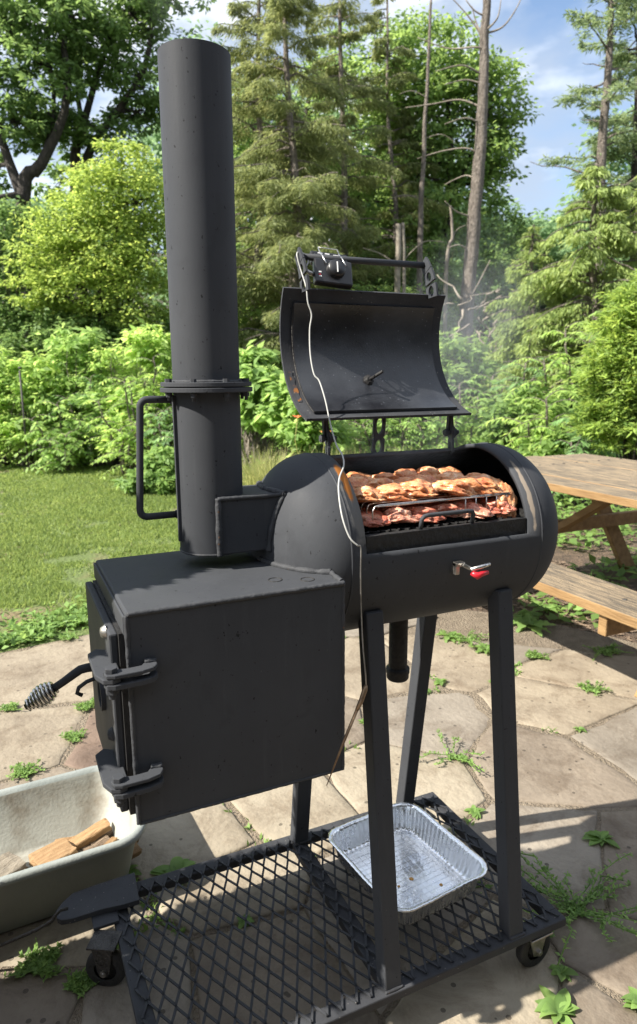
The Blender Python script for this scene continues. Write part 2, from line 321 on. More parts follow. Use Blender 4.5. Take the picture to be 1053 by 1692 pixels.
for i, s in enumerate(seeds):
    if not inside(s, pp): continue
    poly = [(-5, -3), (5.5, -3), (5.5, 3.6), (-5, 3.6)]
    for j, q in enumerate(seeds):
        if j != i:
            d = math.hypot(q[0]-s[0], q[1]-s[1])
            if d < 3: poly = clip(poly, (s[0]+q[0])/2, (s[1]+q[1])/2, (q[0]-s[0])/d, (q[1]-s[1])/d)
    if len(poly) < 3: continue
    # clip to the patio edge
    if max(y for x, y in poly) > 3.1 or max(x for x, y in poly) > 2.3:
        for a, b in zip(EDGE[:-1], EDGE[1:]):
            mxp = (a[0]+b[0])/2; myp = (a[1]+b[1])/2; n_ = Vector((-(b[1]-a[1]), b[0]-a[0])).normalized()
            if abs(s[0]-mxp) < 2.2 and abs(s[1]-myp) < 2.2: 
                p2 = clip(poly, mxp, myp, n_.x, n_.y)
                if len(p2) > 2: poly = p2
    JOINTS += [(poly[k], poly[(k+1) % len(poly)]) for k in range(len(poly))]
    ring = []
    gap = random.uniform(.002, .006)
    for k in range(len(poly)):
        a, b = Vector(poly[k]), Vector(poly[(k+1) % len(poly)]); ln = (b-a).length; m_ = max(1, int(ln/.055))
        for h in range(m_): ring.append(a.lerp(b, h/m_))
    cen = Vector((sum(p.x for p in ring)/len(ring), sum(p.y for p in ring)/len(ring)))
    rr = []
    for p in ring:
        d = cen-p; dl = d.length
        k = gap + .038*max(0, mnoise.noise((p.x*2.3+i, p.y*2.3, i*1.7))) + .020*max(0, mnoise.noise((p.x*9, p.y*9, i)))+.006*mnoise.noise((p.x*30, p.y*30, i))
        rr.append(p + d/dl*max(.0015, k))
    n = len(rr); hz = random.uniform(-.004, .005); tx, ty = random.uniform(-.008, .008), random.uniform(-.008, .008)
    V_ = []
    for lv, (sh, z) in enumerate(((0, -.03), (0, -.005), (.010, .0), (.05, .001))):
        for p in rr:
            d = cen-p; q = p+d/d.length*min(sh, d.length*.5)
            V_.append((q.x, q.y, z+hz+tx*(q.x-cen.x)+ty*(q.y-cen.y)+(.003*mnoise.noise((q.x*7, q.y*7, 3.3)) if lv > 0 else 0)))
    F_ = [(lv*n+k, lv*n+(k+1) % n, (lv+1)*n+(k+1) % n, (lv+1)*n+k) for lv in range(3) for k in range(n)]+[tuple(3*n+k for k in range(n))]
    st = MB(); st.add(V_, F_, True); st.build('flagstone', M_ST[STI.get(i, (i*7) % 5)], patio, recalc=False)

# ------------------------------------------------------------------ the smoker
YB, ZB, RB = .31, 1.3255, .2495; SL, SR, DL, DR, OL, OR_ = .554, 1.1516, .1676, .175, .593, 1.1032; TH0, TH1 = 67.0, 174.5
FX, FY, FZ0, FZ1 = .5, .461, .826, 1.31
sm = thing('offset_smoker', (.6, .3, 0), 'black welded offset barrel smoker with tall chimney, side firebox and wheeled mesh shelf', 'smoker')

def rustmat():
    m = M_PAINT.copy(); m.name = 'black_paint_worn_rim'; t = m.node_tree; b = t.nodes['Principled BSDF']; lk = t.links.new
    old = b.inputs['Base Color'].links[0].from_socket
    tc = t.nodes.new('ShaderNodeTexCoord'); nz = t.nodes.new('ShaderNodeTexNoise'); nz.inputs['Scale'].default_value = 22; nz.inputs['Detail'].default_value = 8; lk(tc.outputs['Object'], nz.inputs['Vector'])
    def spot(cx, cy, cz, sx, sy, sz, lo, hi, prev, col, amt=1.4):
        s1 = t.nodes.new('ShaderNodeVectorMath'); s1.operation = 'SUBTRACT'; s1.inputs[1].default_value = (cx-.6, cy-.3, cz); lk(tc.outputs['Object'], s1.inputs[0])
        s2 = t.nodes.new('ShaderNodeVectorMath'); s2.operation = 'DIVIDE'; s2.inputs[1].default_value = (sx, sy, sz); lk(s1.outputs[0], s2.inputs[0])
        ln = t.nodes.new('ShaderNodeVectorMath'); ln.operation = 'LENGTH'; lk(s2.outputs[0], ln.inputs[0])
        ma = t.nodes.new('ShaderNodeMath'); ma.operation = 'MULTIPLY_ADD'; ma.inputs[1].default_value = amt; lk(nz.outputs['Fac'], ma.inputs[0])
        ng = t.nodes.new('ShaderNodeMath'); ng.operation = 'MULTIPLY'; ng.inputs[1].default_value = -1; lk(ln.outputs['Value'], ng.inputs[0]); lk(ng.outputs[0], ma.inputs[2])
        mr = t.nodes.new('ShaderNodeMapRange'); mr.inputs[1].default_value = lo; mr.inputs[2].default_value = hi; lk(ma.outputs[0], mr.inputs[0])
        mx = t.nodes.new('ShaderNodeMixRGB'); lk(mr.outputs[0], mx.inputs[0]); lk(prev, mx.inputs[1]); mx.inputs[2].default_value = (*col, 1); return mx.outputs[0]
    c = spot(.582, .13, 1.47, .028, .15, .17, -.15, .1, old, (.13,.125,.12))
    c = spot(.580, .17, 1.515, .014, .085, .075, -.2, .0, c, (.42,.15,.03))
    c = spot(1.125, .12, 1.47, .012, .14, .14, -.1, .1, c, (.19,.16,.13))
    lk(c, b.inputs['Base Color']); return m
M_BARREL = rustmat()

def ringpt(x, r, th): return (x, YB+r*math.cos(R(th)), ZB+r*math.sin(R(th)))
ths = list(np.linspace(TH0, TH1, 37))+list(np.linspace(TH1, TH0+360, 85))[1:-1]; nth = len(ths)
prof = [(SL-DL*math.cos(a), RB*math.sin(a)) for a in np.linspace(.06, math.pi/2, 22)]+[(OL, RB)]+[(x, RB) for x in np.linspace(OL, OR_, 8)[1:-1]]+[(OR_, RB)]+[(SR+DR*math.sin(a), RB*math.cos(a)) for a in np.linspace(0, math.pi/2-.06, 22)]
b = MB(); b.v = [ringpt(x, r, t_) for x, r in prof for t_ in ths]
for i in range(len(prof)-1):
    for k in range(nth):
        if OL-1e-6 <= prof[i][0] and prof[i+1][0] <= OR_+1e-6 and k < 36: continue
        b.f.append([i*nth+k, i*nth+(k+1) % nth, (i+1)*nth+(k+1) % nth, (i+1)*nth+k]); b.s.append(True)
b.f.append([k for k in range(nth)]); b.s.append(True); b.f.append([(len(prof)-1)*nth+k for k in range(nth)]); b.s.append(True)
barrel = b.build('barrel', M_BARREL, sm); barrel.data.materials.append(M_INT)
sd = barrel.modifiers.new('wall', 'SOLIDIFY'); sd.thickness = .012; sd.offset = -1; sd.material_offset = 1
def bead(path, r, name='weld_bead', parent=None, n=8, step=.004, amp=.35, m=None):
    P = [Vector(p) for p in path]; out = []; r *= .8
    for a, c in zip(P[:-1], P[1:]):
        k = max(1, int((c-a).length/step)); out += [a.lerp(c, i/k) for i in range(k)]
    out.append(P[-1]); rd = [r*(1+.55*amp*mnoise.noise((q.x*48, q.y*48, q.z*48))+.3*amp*mnoise.noise((q.x*150, q.y*150, q.z*150))) for i, q in enumerate(out)]
    return MB().tube(out, rd, n).build(name, m or M_WELD, parent or sm)
for xs_ in (SL, SR):
    pts = [ringpt(xs_, RB-.0015, t_) for t_ in np.linspace(0, 360, 91)]
    bead(pts, .0042, 'seam_weld', barrel, 6, .02, .2, M_PAINT)

# firebox
fb = MB().box((0, 0, FZ0), (FX, FY, FZ1)); firebox = fb.build('firebox', M_PAINT, sm, bevel=.006)
bead([(0.003, .001, FZ1-.003), (FX, .001, FZ1-.003)], .0075, parent=firebox, amp=.5)
bead([(0.001, .001, FZ1-.004), (0.001, .001, FZ0+.004)], .0065, parent=firebox, amp=.5)
bead([(0.003, .001, FZ0+.003), (FX, .001, FZ0+.003)], .005, parent=firebox, amp=.5)
bead([(FX-.002, .001, FZ1-.004), (FX-.002, .001, FZ0+.004)], .005, parent=firebox, amp=.5)
el = []
for a in np.linspace(R(10), R(71.5), 20): el.append((SL-DL*math.cos(a)*1.0, YB-RB*math.sin(a), FZ1+.003))
bead(el, .011, parent=firebox, amp=.6); bead([el[-1], (FX-.004, .03, FZ1+.001), (FX-.004, .003, FZ1)], .0085, parent=firebox, amp=.7)
for cx_, cy_ in ((.36, .085), (.43, .055)):
    MB().tube([(cx_+.016*math.cos(a), cy_+.016*math.sin(a), FZ1) for a in np.linspace(0, 2*math.pi, 25)], .0016, 6, False).build('ring_mark', M_INT, firebox)
# top cap strip along the door side
MB().box((-.006, .002, 1.262), (.0005, FY-.002, FZ1-.006)).build('door_header', M_PAINT, firebox, bevel=.003)

# firebox door
door = MB().box((-.030, .042, .838), (-.012, FY-.004, 1.255)).build('firebox_door', M_PAINT, sm, bevel=.004)
MB().box((-.012, .030, .836), (-.0005, FY-.012, 1.258)).build('door_gap_shade', M_INT, door)  # dark slab filling the gap behind the door, its shade put into the colour
MB().lathe([(.016, 0), (.038, 0), (.038, .009), (.030, .009), (.030, .004), (0.001, .004)], (-.0305, .215, 1.045), (-1, 0, 0), 36, False).build('air_vent', M_PAINT, door)
for z_ in (1.215, 0.975):
    MB().lathe([(0.0, .012), (.010, .010), (.016, 0)], (-.0305, .09, z_+.03), (-1, 0, 0), 14).build('weld_blob', M_STEEL if z_ > 1.1 else M_WELD, door)
def hexhead(mb, c, r, h, ax=(0,0,1)): mb.lathe([(0.0001, 0), (r, 0), (r, h), (0.0001, h)], c, ax, 6, False)
def hinge_arm(z_, parent_name):
    px_, py_ = -.038, -.022
    hr = MB()
    polyA = [(px_-.03, py_+.14), (px_-.03, py_+.02), (px_-.018, py_-.012), (px_, py_-.02), (px_+.016, py_-.014), (px_+.02, py_+.02), (px_+.02, py_+.14), (px_-.01, py_+.16)]
    hr.prism(polyA, lambda u, v, w: (u, v, w), z_+.002, z_+.013)
    h = hr.build('door_hinge', M_PAINT, door, bevel=.002)
    polyB = [(px_-.016, py_+.004), (px_-.012, py_-.016), (px_+.004, py_-.022), (px_+.06, py_-.020), (px_+.085, py_-.012), (px_+.094, py_+.004), (px_+.094, py_+.022), (px_+.07, py_+.022), (px_+.062, py_+.008), (px_+.03, py_+.006), (px_, py_+.014)]
    MB().prism(polyB, lambda u, v, w: (u, v, w), z_-.011, z_+.001).build('hinge_arm', M_PAINT, h, bevel=.002)
    MB().prism([(u, v) for u, v in polyB], lambda u, v, w: (u, v, w), z_+.0135, z_+.022).build('hinge_arm', M_PAINT, h, bevel=.002)
    bo = MB(); hexhead(bo, (px_, py_, z_+.022), .0135, .010); bo.lathe([(.007, 0), (.007, .05)], (px_, py_, z_-.03), n=12); hexhead(bo, (px_, py_, z_-.024), .014, .012); bo.lathe([(.0001, 0), (.008, 0), (.008, .02)], (px_, py_, z_-.036), n=12)
    bo.build('hinge_bolt', M_PAINT, h, bevel=.0012)
    bead([(px_+.070, py_+.020, z_+.024), (px_+.094, py_+.018, z_+.022)], .009, 'hinge_weld', h, amp=.8)
hinge_arm(1.178, 'door'); hinge_arm(.936, 'door')
# latch handle with sprung grip, and the little hook
lh = MB().tube([(-.02, .42, 1.030), (-.045, .42, 1.031), (-.062, .42, 1.029), (-.078, .42, 1.020), (-.105, .42, 1.004), (-.135, .42, .988)], [.012, .012, .012, .0115, .0105, .0105], 14).build('latch_handle', M_PAINT, door)
a0, a1 = Vector((-.128, .42, .992)), Vector((-.196, .42, .956)); ax_ = (a1-a0).normalized(); s_ = ax_.cross(Vector((0, 1, 0))).normalized(); u_ = Vector((0, 1, 0)); sp = []
for i in range(8*16+1):
    t_ = i/(8*16); rr_ = .013+.0135*math.sin(math.pi*min(1, t_*1.08+.06))**1.1; a = t_*8*2*math.pi; sp.append(a0.lerp(a1, t_)+(s_*math.cos(a)+u_*math.sin(a))*rr_)
MB().tube(sp, .0042, 7).build('spring_grip', M_CHROME, lh)
MB().tube([a0, a1+ax_*.006], [.0095, .008], 10).build('grip_core', M_IRON, lh)
MB().tube([(-.025, .34, 1.035), (-.055, .34, 1.028), (-.075, .34, 1.016), (-.080, .34, 1.002), (-.068, .34, .994)], .0055, 8).build('door_hook', M_PAINT, door)

# chimney
PX, PY, PR = .275, .31, .0817
def pipe(z0, z1, name, parent, r=PR, t=.006):
    o = MB().lathe([(r-t, z0), (r, z0)]+[(r, z0+(z1-z0)*k/6) for k in range(1, 6)]+[(r, z1), (r-t, z1), (r-t, z0)], (PX, PY, 0), n=72).build(name, M_PAINT, parent)
    o.modifiers.new('edge', 'EDGE_SPLIT').split_angle = R(40); return o
PIPES = []
ch = pipe(1.3445, 1.744, 'chimney_base', sm); MB().lathe([(0.001, 1.352), (PR-.004, 1.352)], (PX, PY, 0), n=48).build('chimney_floor', M_PAINT, ch)
up = pipe(1.768, 2.492, 'chimney_pipe', sm)
fl = MB().lathe([(PR-.003, 1.744), (.113, 1.744), (.113, 1.755), (PR-.003, 1.755)], (PX, PY, 0), n=72, smooth=False).build('flange', M_PAINT, sm, bevel=.0015)
MB().lathe([(PR-.003, 1.7572), (.111, 1.7572), (.111, 1.768), (PR-.003, 1.768)], (PX, PY, 0), n=72, smooth=False).build('flange', M_PAINT, sm, bevel=.0015)
for k in range(8):
    a = k*math.pi/4+.2; c = (PX+.1*math.cos(a), PY+.1*math.sin(a)); bo = MB(); hexhead(bo, (*c, 1.768), .008, .008); hexhead(bo, (*c, 1.733), .008, .010); bo.lathe([(.0001, 0), (.0045, 0), (.0045, .02)], (*c, 1.724), n=8); bo.build('flange_bolt', M_PAINT, fl)
bead([(PX+(PR+.002)*math.cos(a), PY+(PR+.002)*math.sin(a), 1.769) for a in np.linspace(0, 2*math.pi, 60)], .0055, parent=up, amp=.6)
bead([(PX+(PR-.001)*math.cos(a), PY+(PR-.001)*math.sin(a), 1.347) for a in np.linspace(0, 2*math.pi, 60)], .004, parent=ch, amp=.5)
hy = PY+.01
hp = [(.196, hy, 1.7265), (.130, hy, 1.7275)]+[(.112+.018*(1-math.sin(a)), hy, 1.7275-.018*(1-math.cos(a))) for a in np.linspace(R(15), R(90), 6)]+[(.112-.014*t_, hy, 1.7095-.2465*t_) for t_ in np.linspace(.05, 1, 6)]+[(.098+.018*(1-math.cos(a)), hy, 1.459-.018*math.sin(a)) for a in np.linspace(R(15), R(90), 6)]+[(.196, hy, 1.441)]
MB().tube(hp, .0088, 12).build('side_handle', M_PAINT, ch)
for z_ in (1.7265, 1.441): bead([(.186, hy, z_), (.198, hy, z_)], .0145, 'handle_weld', ch, 10, .003, .5)
MB().box((.186, .296, 1.375), (.197, .306, 1.735)).build('side_strip', M_PAINT, ch, bevel=.001)
# smoke duct
dk = MB().box((.272, .222, 1.347), (.47, .40, 1.488)).build('smoke_duct', M_PAINT, sm, bevel=.004)
bead([(.268, .221, 1.49), (.268, .221, 1.345)], .0095, parent=dk, amp=.6)
bead([(.268, .222, 1.488), (.452, .222, 1.487)], .007, parent=dk, amp=.5)
def domex(y, z): return SL-DL*math.sqrt(max(0, 1-((y-YB)**2+(z-ZB)**2)/RB**2))
bead([(domex(.218, z_)-.002, .219, z_) for z_ in np.linspace(1.49, 1.345, 12)], .0105, parent=dk, amp=.6)
bead([(domex(y_, 1.489)-.003, y_, 1.489) for y_ in np.linspace(.215, .40, 12)], .0125, parent=dk, amp=.7)

# lid, thrown open
LC = (.306, 1.906); LX0, LX1 = .572, 1.128
tt = math.degrees(math.atan2(2.026-LC[1], .525-LC[0])); tb = math.degrees(math.atan2(1.665-LC[1], .37-LC[0])); RL = .2495
def arcplate(r0, r1, a0_, a1_, x0, x1, n=40):
    mb = MB(); P = []
    for t_ in np.linspace(a0_, a1_, n+1):
        c_, s__ = math.cos(R(t_)), math.sin(R(t_))
        P += [(x0, LC[0]+r0*c_, LC[1]+r0*s__), (x1, LC[0]+r0*c_, LC[1]+r0*s__), (x1, LC[0]+r1*c_, LC[1]+r1*s__), (x0, LC[0]+r1*c_, LC[1]+r1*s__)]
    F = []
    for i in range(n):
        for k in range(4): F.append((4*i+k, 4*i+(k+1) % 4, 4*i+4+(k+1) % 4, 4*i+4+k))
    F += [(0, 1, 2, 3), (4*n+3, 4*n+2, 4*n+1, 4*n)]
    mb.add(P, F, True); return mb
lid = arcplate(RL+.0005, RL+.008, tb, tt, LX0, LX1).build('lid', M_PAINT2, sm)
for me_ in (lid.data,):
    for p_ in me_.polygons: p_.use_smooth = False
lid.data.polygons.foreach_set('use_smooth', [False]*len(lid.data.polygons))
inn = arcplate(RL-.009, RL+.0002, tb+7, tt-9, LX0+.036, LX1-.036, 60).build('lid_inner_panel', M_SOOT, lid)
for o_ in (lid, inn):
    md = o_.modifiers.new('edge', 'EDGE_SPLIT'); md.split_angle = R(30)
    o_.data.polygons.foreach_set('use_smooth', [True]*len(o_.data.polygons))
def lidpt(x, th, r): return (x, LC[0]+r*math.cos(R(th)), LC[1]+r*math.sin(R(th)))
MB().tube([lidpt(LX0+.034, t_, RL-.006) for t_ in np.linspace(tb+7, tt-9, 30)], .0014, 6).build('liner_edge', M_IRON, lid)
# rust smear on the lid's left lip
rs = MB(); P_ = []
for t_ in np.linspace(tb+22, tb+48, 9): P_ += [lidpt(LX0+.010+.002*random.random(), t_, RL-.0012), lidpt(LX0+.020+.007*random.random(), t_, RL-.0012)]
rs.add(P_, [(2*i, 2*i+1, 2*i+3, 2*i+2) for i in range(8)], True)
M_RUSTY = M_PAINT2.copy(); M_RUSTY.name = 'rusty_paint'
_t = M_RUSTY.node_tree; _b = _t.nodes['Principled BSDF']; _o = _b.inputs['Base Color'].links[0].from_socket; _tc = _t.nodes.new('ShaderNodeTexCoord'); _n = _t.nodes.new('ShaderNodeTexNoise'); _n.inputs['Scale'].default_value = 45; _n.inputs['Detail'].default_value = 8
_r = _t.nodes.new('ShaderNodeValToRGB'); _r.color_ramp.elements[0].position = .5; _r.color_ramp.elements[1].position = .6; _m = _t.nodes.new('ShaderNodeMixRGB'); _m.inputs[2].default_value = (.22,.09,.03,1)
_t.links.new(_tc.outputs['Object'], _n.inputs['Vector']); _t.links.new(_n.outputs['Fac'], _r.inputs[0]); _t.links.new(_r.outputs[0], _m.inputs[0]); _t.links.new(_o, _m.inputs[1]); _t.links.new(_m.outputs[0], _b.inputs['Base Color'])
rs.build('rust_smear', M_RUSTY, lid)
# thermometer stem through the lid
tm = (.835, *lidpt(0, (tt+tb)/2-13, RL-.01)[1:]); tmv = Vector(tm)
th_ = MB().lathe([(.0001, -.004), (.016, -.004), (.018, .004), (.009, .010), (.0001, .010)], tm, (0, -.9, .35), 7, False).build('thermometer_nut', M_INT, lid)
MB().tube([tmv, tmv+Vector((.02, -.055, .028))], .0048, 10).build('thermometer_stem', M_INT, th_)
# strap plates with oval holes
def holed(mb, cells, fn, w0, w1, n=20):
    for (u0, u1, v0, v1, hu, hv) in cells:
        uc, vc = (u0+u1)/2, (v0+v1)/2; I, O_ = [], []
        for k in range(n):
            a = 2*math.pi*(k+.5)/n; c_, s__ = math.cos(a), math.sin(a); I.append((uc+hu*c_, vc+hv*s__))
            q = min(abs((u1-u0)/2/c_) if abs(c_) > 1e-6 else 1e9, abs((v1-v0)/2/s__) if abs(s__) > 1e-6 else 1e9); O_.append((uc+q*c_, vc+q*s__))
        P_ = [fn(*p, w0) for p in I]+[fn(*p, w0) for p in O_]+[fn(*p, w1) for p in I]+[fn(*p, w1) for p in O_]; F = []
        for k in range(n):
            j = (k+1) % n; F += [(k, j, n+j, n+k), (2*n+k, 3*n+k, 3*n+j, 2*n+j), (k, 2*n+k, 2*n+j, j), (n+k, n+j, 3*n+j, 3*n+k)]
        mb.add(P_, F)
    return mb
BAR_Y, BAR_Z = .558, 2.119
def brk(x):
    def fn(u, v, w):                                    # u: 0 at lid .. 1 at bar, v across
        p0, p1, p2 = Vector((.508, 2.012)), Vector((.512, 2.075)), Vector((BAR_Y, BAR_Z+.008))
        p = p0*(1-u)**2+p1*2*u*(1-u)+p2*u*u; d = ((p1-p0)*(1-u)+(p2-p1)*u).normalized(); nn = Vector((d.y, -d.x)); wd = 1.25-.45*u
        q = p+nn*v*wd; return (w, q.x, q.y)
    return holed(MB(), [(-.02, .40, -.024, .024, .14, .012), (.40, .74, -.024, .024, .12, .012), (.74, 1.04, -.024, .024, .03, .003)], fn, x, x+.007)
for x in (.628, 1.062): brk(x).build('handle_bracket', M_PAINT, lid, recalc=True)
MB().tube([(.628, BAR_Y, BAR_Z), (1.069, BAR_Y, BAR_Z)], .0098, 14).build('lid_handle', M_PAINT, lid)
# hinges at the back of the barrel
hl = ((.655, 'side'), (.824, 'mid'), (1.085, 'side'))
for x, k in hl:
    if k == 'mid':
        holed(MB(), [(0, .055, -.02, .02, .020, .011), (.055, .125, -.02, .02, .026, .011)], lambda u, v, w: (x+v, .415+w-.1*u, 1.545+u), 0, .008).build('lid_hinge', M_PAINT, sm)
    else:
        hh = holed(MB(), [(0, .05, -.018, .018, .015, .007), (.05, .085, -.018, .018, .006, .006)], lambda u, v, w: (x+w+.25*v, .418+v, 1.535+u), 0, .008).build('lid_hinge', M_PAINT, sm)
        MB().tube([(x-.022, .418, 1.603), (x+.03, .418, 1.603)], .0065, 10).build('hinge_bolt', M_PAINT, hh)
        nn = MB(); hexhead(nn, (x-.02, .418, 1.603), .012, .010, (1, 0, 0)); hexhead(nn, (x+.012, .418, 1.603), .012, .010, (1, 0, 0)); nn.build('hinge_nut', M_PAINT, hh)
        MB().lathe([(.001, 0), (.021, 0), (.021, .007), (.001, .007)], (x+.001, .418, 1.603), (1, 0, 0), 20, False).build('hinge_eye', M_PAINT, hh)
        s_g = -1 if x < .8 else -1
        MB().beam((x+.004, .418, 1.605), (x-.012*1, .405, 1.672), .008, .018, (0, 1, 0)).beam((x-.018, .40, 1.672), (x-.002, .43, 1.605), .006, .012, (0, 1, 0)).build('hinge_link', M_PAINT, hh)

# expanded metal
def expanded(x0, x1, y0, y1, z, sw, lw, w, h, rise=.004):
    mb = MB(); nx_, ny_ = int(round((x1-x0)/sw)), int(round((y1-y0)/(lw/2)))
    def node(i, j): return Vector((x0+(i+(.5 if j % 2 else 0))*sw, y0+j*lw/2, z))
    for j in range(ny_):
        for i in range(nx_+1):
            a = node(i, j)
            for k in ((0, -1) if j % 2 == 0 else (1, 0)):
                c = node(i+k, j+1)
                if not (x0-.001 <= a.x <= x1+.001 and x0-.001 <= c.x <= x1+.001): continue
                d = c-a; m1 = a+d*.10+Vector((0, d.y*.05, 0)); m2 = c-d*.10-Vector((0, d.y*.05, 0)); s__ = Vector((1, 0, 0))
                P = []
                for q, zz in ((a, rise), (m1, rise*.6), (m2, -rise*.6), (c, -rise)):
                    ww = w*.5*(1.0 if q in (m1, m2) else .8)
                    P += [(q.x-ww, q.y, q.z+zz-h/2), (q.x+ww, q.y, q.z+zz-h/2), (q.x+ww, q.y, q.z+zz+h/2), (q.x-ww, q.y, q.z+zz+h/2)]
                mb.add(P, [(4*t_+e, 4*t_+(e+1) % 4, 4*t_+4+(e+1) % 4, 4*t_+4+e) for t_ in range(3) for e in range(4)])
    return mb

# cooking grate tray
ZG = 1.393
gr = MB().box((OL+.004, .072, 1.338), (OR_-.002, .078, ZG)).build('grate_tray', M_INT, sm, bevel=.0015)
MB().box((OL+.004, .0785, ZG-.006), (OR_-.002, .092, ZG-.0005)).build('tray_lip', M_INT, gr)
expanded(OL-.01, OR_+.01, .09, .53, ZG, .030, .066, .006, .004, .0015).build('cooking_grate', M_INT, gr, kind='stuff')
MB().tube([(.762, .084, ZG-.002), (.762, .078, ZG+.026), (.768, .076, ZG+.034), (.780, .076, ZG+.036), (.906, .076, ZG+.036), (.918, .076, ZG+.034), (.924, .078, ZG+.026), (.924, .084, ZG-.002)], .0058, 10).build('tray_handle', M_PAINT, gr)
# toggle clamp on the barrel front
lt = MB().box((.848, .045, 1.268), (.862, .066, 1.300)).box((.848, .04, 1.290), (.875, .060, 1.302)).build('toggle_clamp', M_STEEL, sm, bevel=.002)
MB().beam((.862, .036, 1.298), (.900, .022, 1.276), .010, .016, (0, 1, 0)).build('clamp_arm', M_STEEL, lt, bevel=.002)
MB().tube([(.876, .020, 1.286), (.908, .014, 1.292), (.932, .012, 1.297)], [.0055, .006, .005], 8).build('clamp_lever', M_CHROME, lt)
MB().tube([(.878, .016, 1.278), (.892, .010, 1.270), (.905, .010, 1.274), (.925, .010, 1.276)], [.006, .010, .0075, .006], 10).build('clamp_grip', M_RED, lt)
# drain
dr = MB().lathe([(.0285, 1.09), (.0285, .905)], (.842, .31, 0), n=24).build('drain_pipe', M_INT, sm)
MB().lathe([(.001, .868), (.030, .868), (.034, .874), (.034, .888), (.036, .890), (.036, .905), (.028, .908)], (.842, .31, 0), n=24).build('drain_cap', M_INT, dr)

# shelf frame, mesh, legs
X0, X1, Y0, Y1, ZS = -.0125, 1.240, -.046, .672, .160
fr = MB(); aw, ah = .046, .034
for lo, hi in (((X0, Y0, ZS-ah), (X1, Y0+aw, ZS-.006)), ((X0, Y1-aw, ZS-ah), (X1, Y1, ZS-.006))): fr.box(lo, hi)
fr.build('shelf_rail', M_PAINT2, sm, bevel=.004)
MB().box((X0, Y0+aw, ZS-ah+.001), (X0+aw, Y1-aw, ZS-.007)).build('shelf_rail', M_PAINT2, sm, bevel=.003)
MB().box((X1-aw, Y0+aw, ZS-ah+.001), (X1, Y1-aw, ZS-.007)).build('shelf_rail', M_PAINT2, sm, bevel=.003)
MB().box((.615, Y0+aw, ZS-ah-.004), (.665, Y1-aw, ZS-.010)).build('shelf_crossbar', M_PAINT2, sm, bevel=.003)
expanded(X0+.014, X1-.012, Y0+.012, Y1-.012, ZS-.0015, .0435, .098, .0074, .0036, .0009).build('mesh_shelf', M_PAINT2, sm, kind='stuff')
def leg(x, yt, zt_, yb_):
    w = .0255; P = []
    for y_, z_ in ((yb_, ZS-.008), (yt, zt_)): P += [(x-w, y_-w, z_), (x+w, y_-w, z_), (x+w, y_+w, z_), (x-w, y_+w, z_)]
    l_ = MB().hexa(P).build('leg', M_PAINT, sm, bevel=.004)
    bead([(x-w-.001, yb_-w, ZS-.004), (x+w+.001, yb_-w, ZS-.004), (x+w, yb_+w, ZS-.004)], .006, parent=l_, amp=.6)
leg(.634, .115, 1.185, -.012); leg(1.055, .115, 1.185, -.012); leg(.645, .49, 1.15, .636); leg(1.085, .49, 1.15, .636)
# tow plate and casters
PLT = [(.0765,.6807),(.0679,.551),(.02,.552),(-.0416,.562),(-.1294,.5641),(-.160,.572),(-.1705,.5861),(-.1715,.6179),(-.1517,.6463),(-.1188,.6726),(-.0445,.6779)]
MB().prism(PLT, lambda u, v, w: (u, v, w-.10*max(0, -.0-u)*.25), .1665, .184).build('tow_plate', M_PAINT2, sm, bevel=.002)
def caster(x, y, az, ox=0.0, top=ZS-.036, fm=M_STEEL):
    c = bpy.data.objects.new('caster', None); c.parent = sm; c.location = Vector((x, y, 0))-OFF[sm]; c.rotation_euler[2] = az; COL.objects.link(c)
    def part(mb, nm, m, bv=0):
        o = mb.build(nm, m, None, bevel=bv); o.parent = c; return o
    rw = .0615
    part(MB().lathe([(rw*.55, -.013), (rw*.86, -.015), (rw*.97, -.011), (rw, -.004), (rw, .004), (rw*.97, .011), (rw*.86, .015), (rw*.55, .013)], (0, 0, rw), (0, 1, 0), 40), 'tyre', M_RUBBER)
    part(MB().lathe([(.001, -.010), (.016, -.013), (.018, -.008), (rw*.56, -.007), (rw*.56, .007), (.018, .008), (.016, .013), (.001, .010)], (0, 0, rw), (0, 1, 0), 32), 'rim', M_INT)
    fk = MB()
    for s__ in (-1, 1):
        fk.prism([(-.016, rw-.012), (.004, rw-.018), (.016, rw-.006), (ox+.03, top-.014), (ox-.034, top-.014)], lambda u, v, w: (u, w, v), s__*.020-.002, s__*.020+.002)
    fk.box((ox-.034, -.024, top-.0145), (ox+.032, .024, top-.010)); part(fk, 'fork', fm, .001)
    ax = MB().tube([(0, -.032, rw), (0, .032, rw)], .006, 10); hexhead(ax, (0, -.030, rw), .0105, .009, (0, 1, 0)); hexhead(ax, (0, .022, rw), .0105, .009, (0, 1, 0)); part(ax, 'axle_bolt', M_STEEL)
    pl = MB().box((ox-.042, -.036, top-.006), (ox+.042, .036, top)); pl.lathe([(.024, top-.012), (.024, top-.005)], (ox, 0, 0), n=20); part(pl, 'top_plate', fm, .001)
    return c
caster(1.146, -.012, R(2)); caster(1.14, .60, R(8)); caster(.10, .0, R(-5))
caster(-.050, .470, R(-30), ox=.0, top=.155, fm=M_IRON)
MB().box((-.075, .515, .155), (.0, .60, .1655)).build('caster_mount', M_PAINT2, sm, bevel=.002)

# ------------------------------------------------------------------ things on and in the smoker
# tow rod hooked into the plate
rp_ = [onp(112, 1501, 'z', .205), onp(100, 1504, 'z', .212), onp(92, 1512, 'z', .20), onp(86, 1522, 'z', .18), onp(60, 1537, 'z', .155), onp(0, 1563, 'z', .105), onp(-120, 1612, 'z', .008)]
tag(MB().tube(rp_, .0052, 9).build('tow_rod', M_IRON), 'bent iron rod hooked through the tow plate and resting on the patio', 'rod')

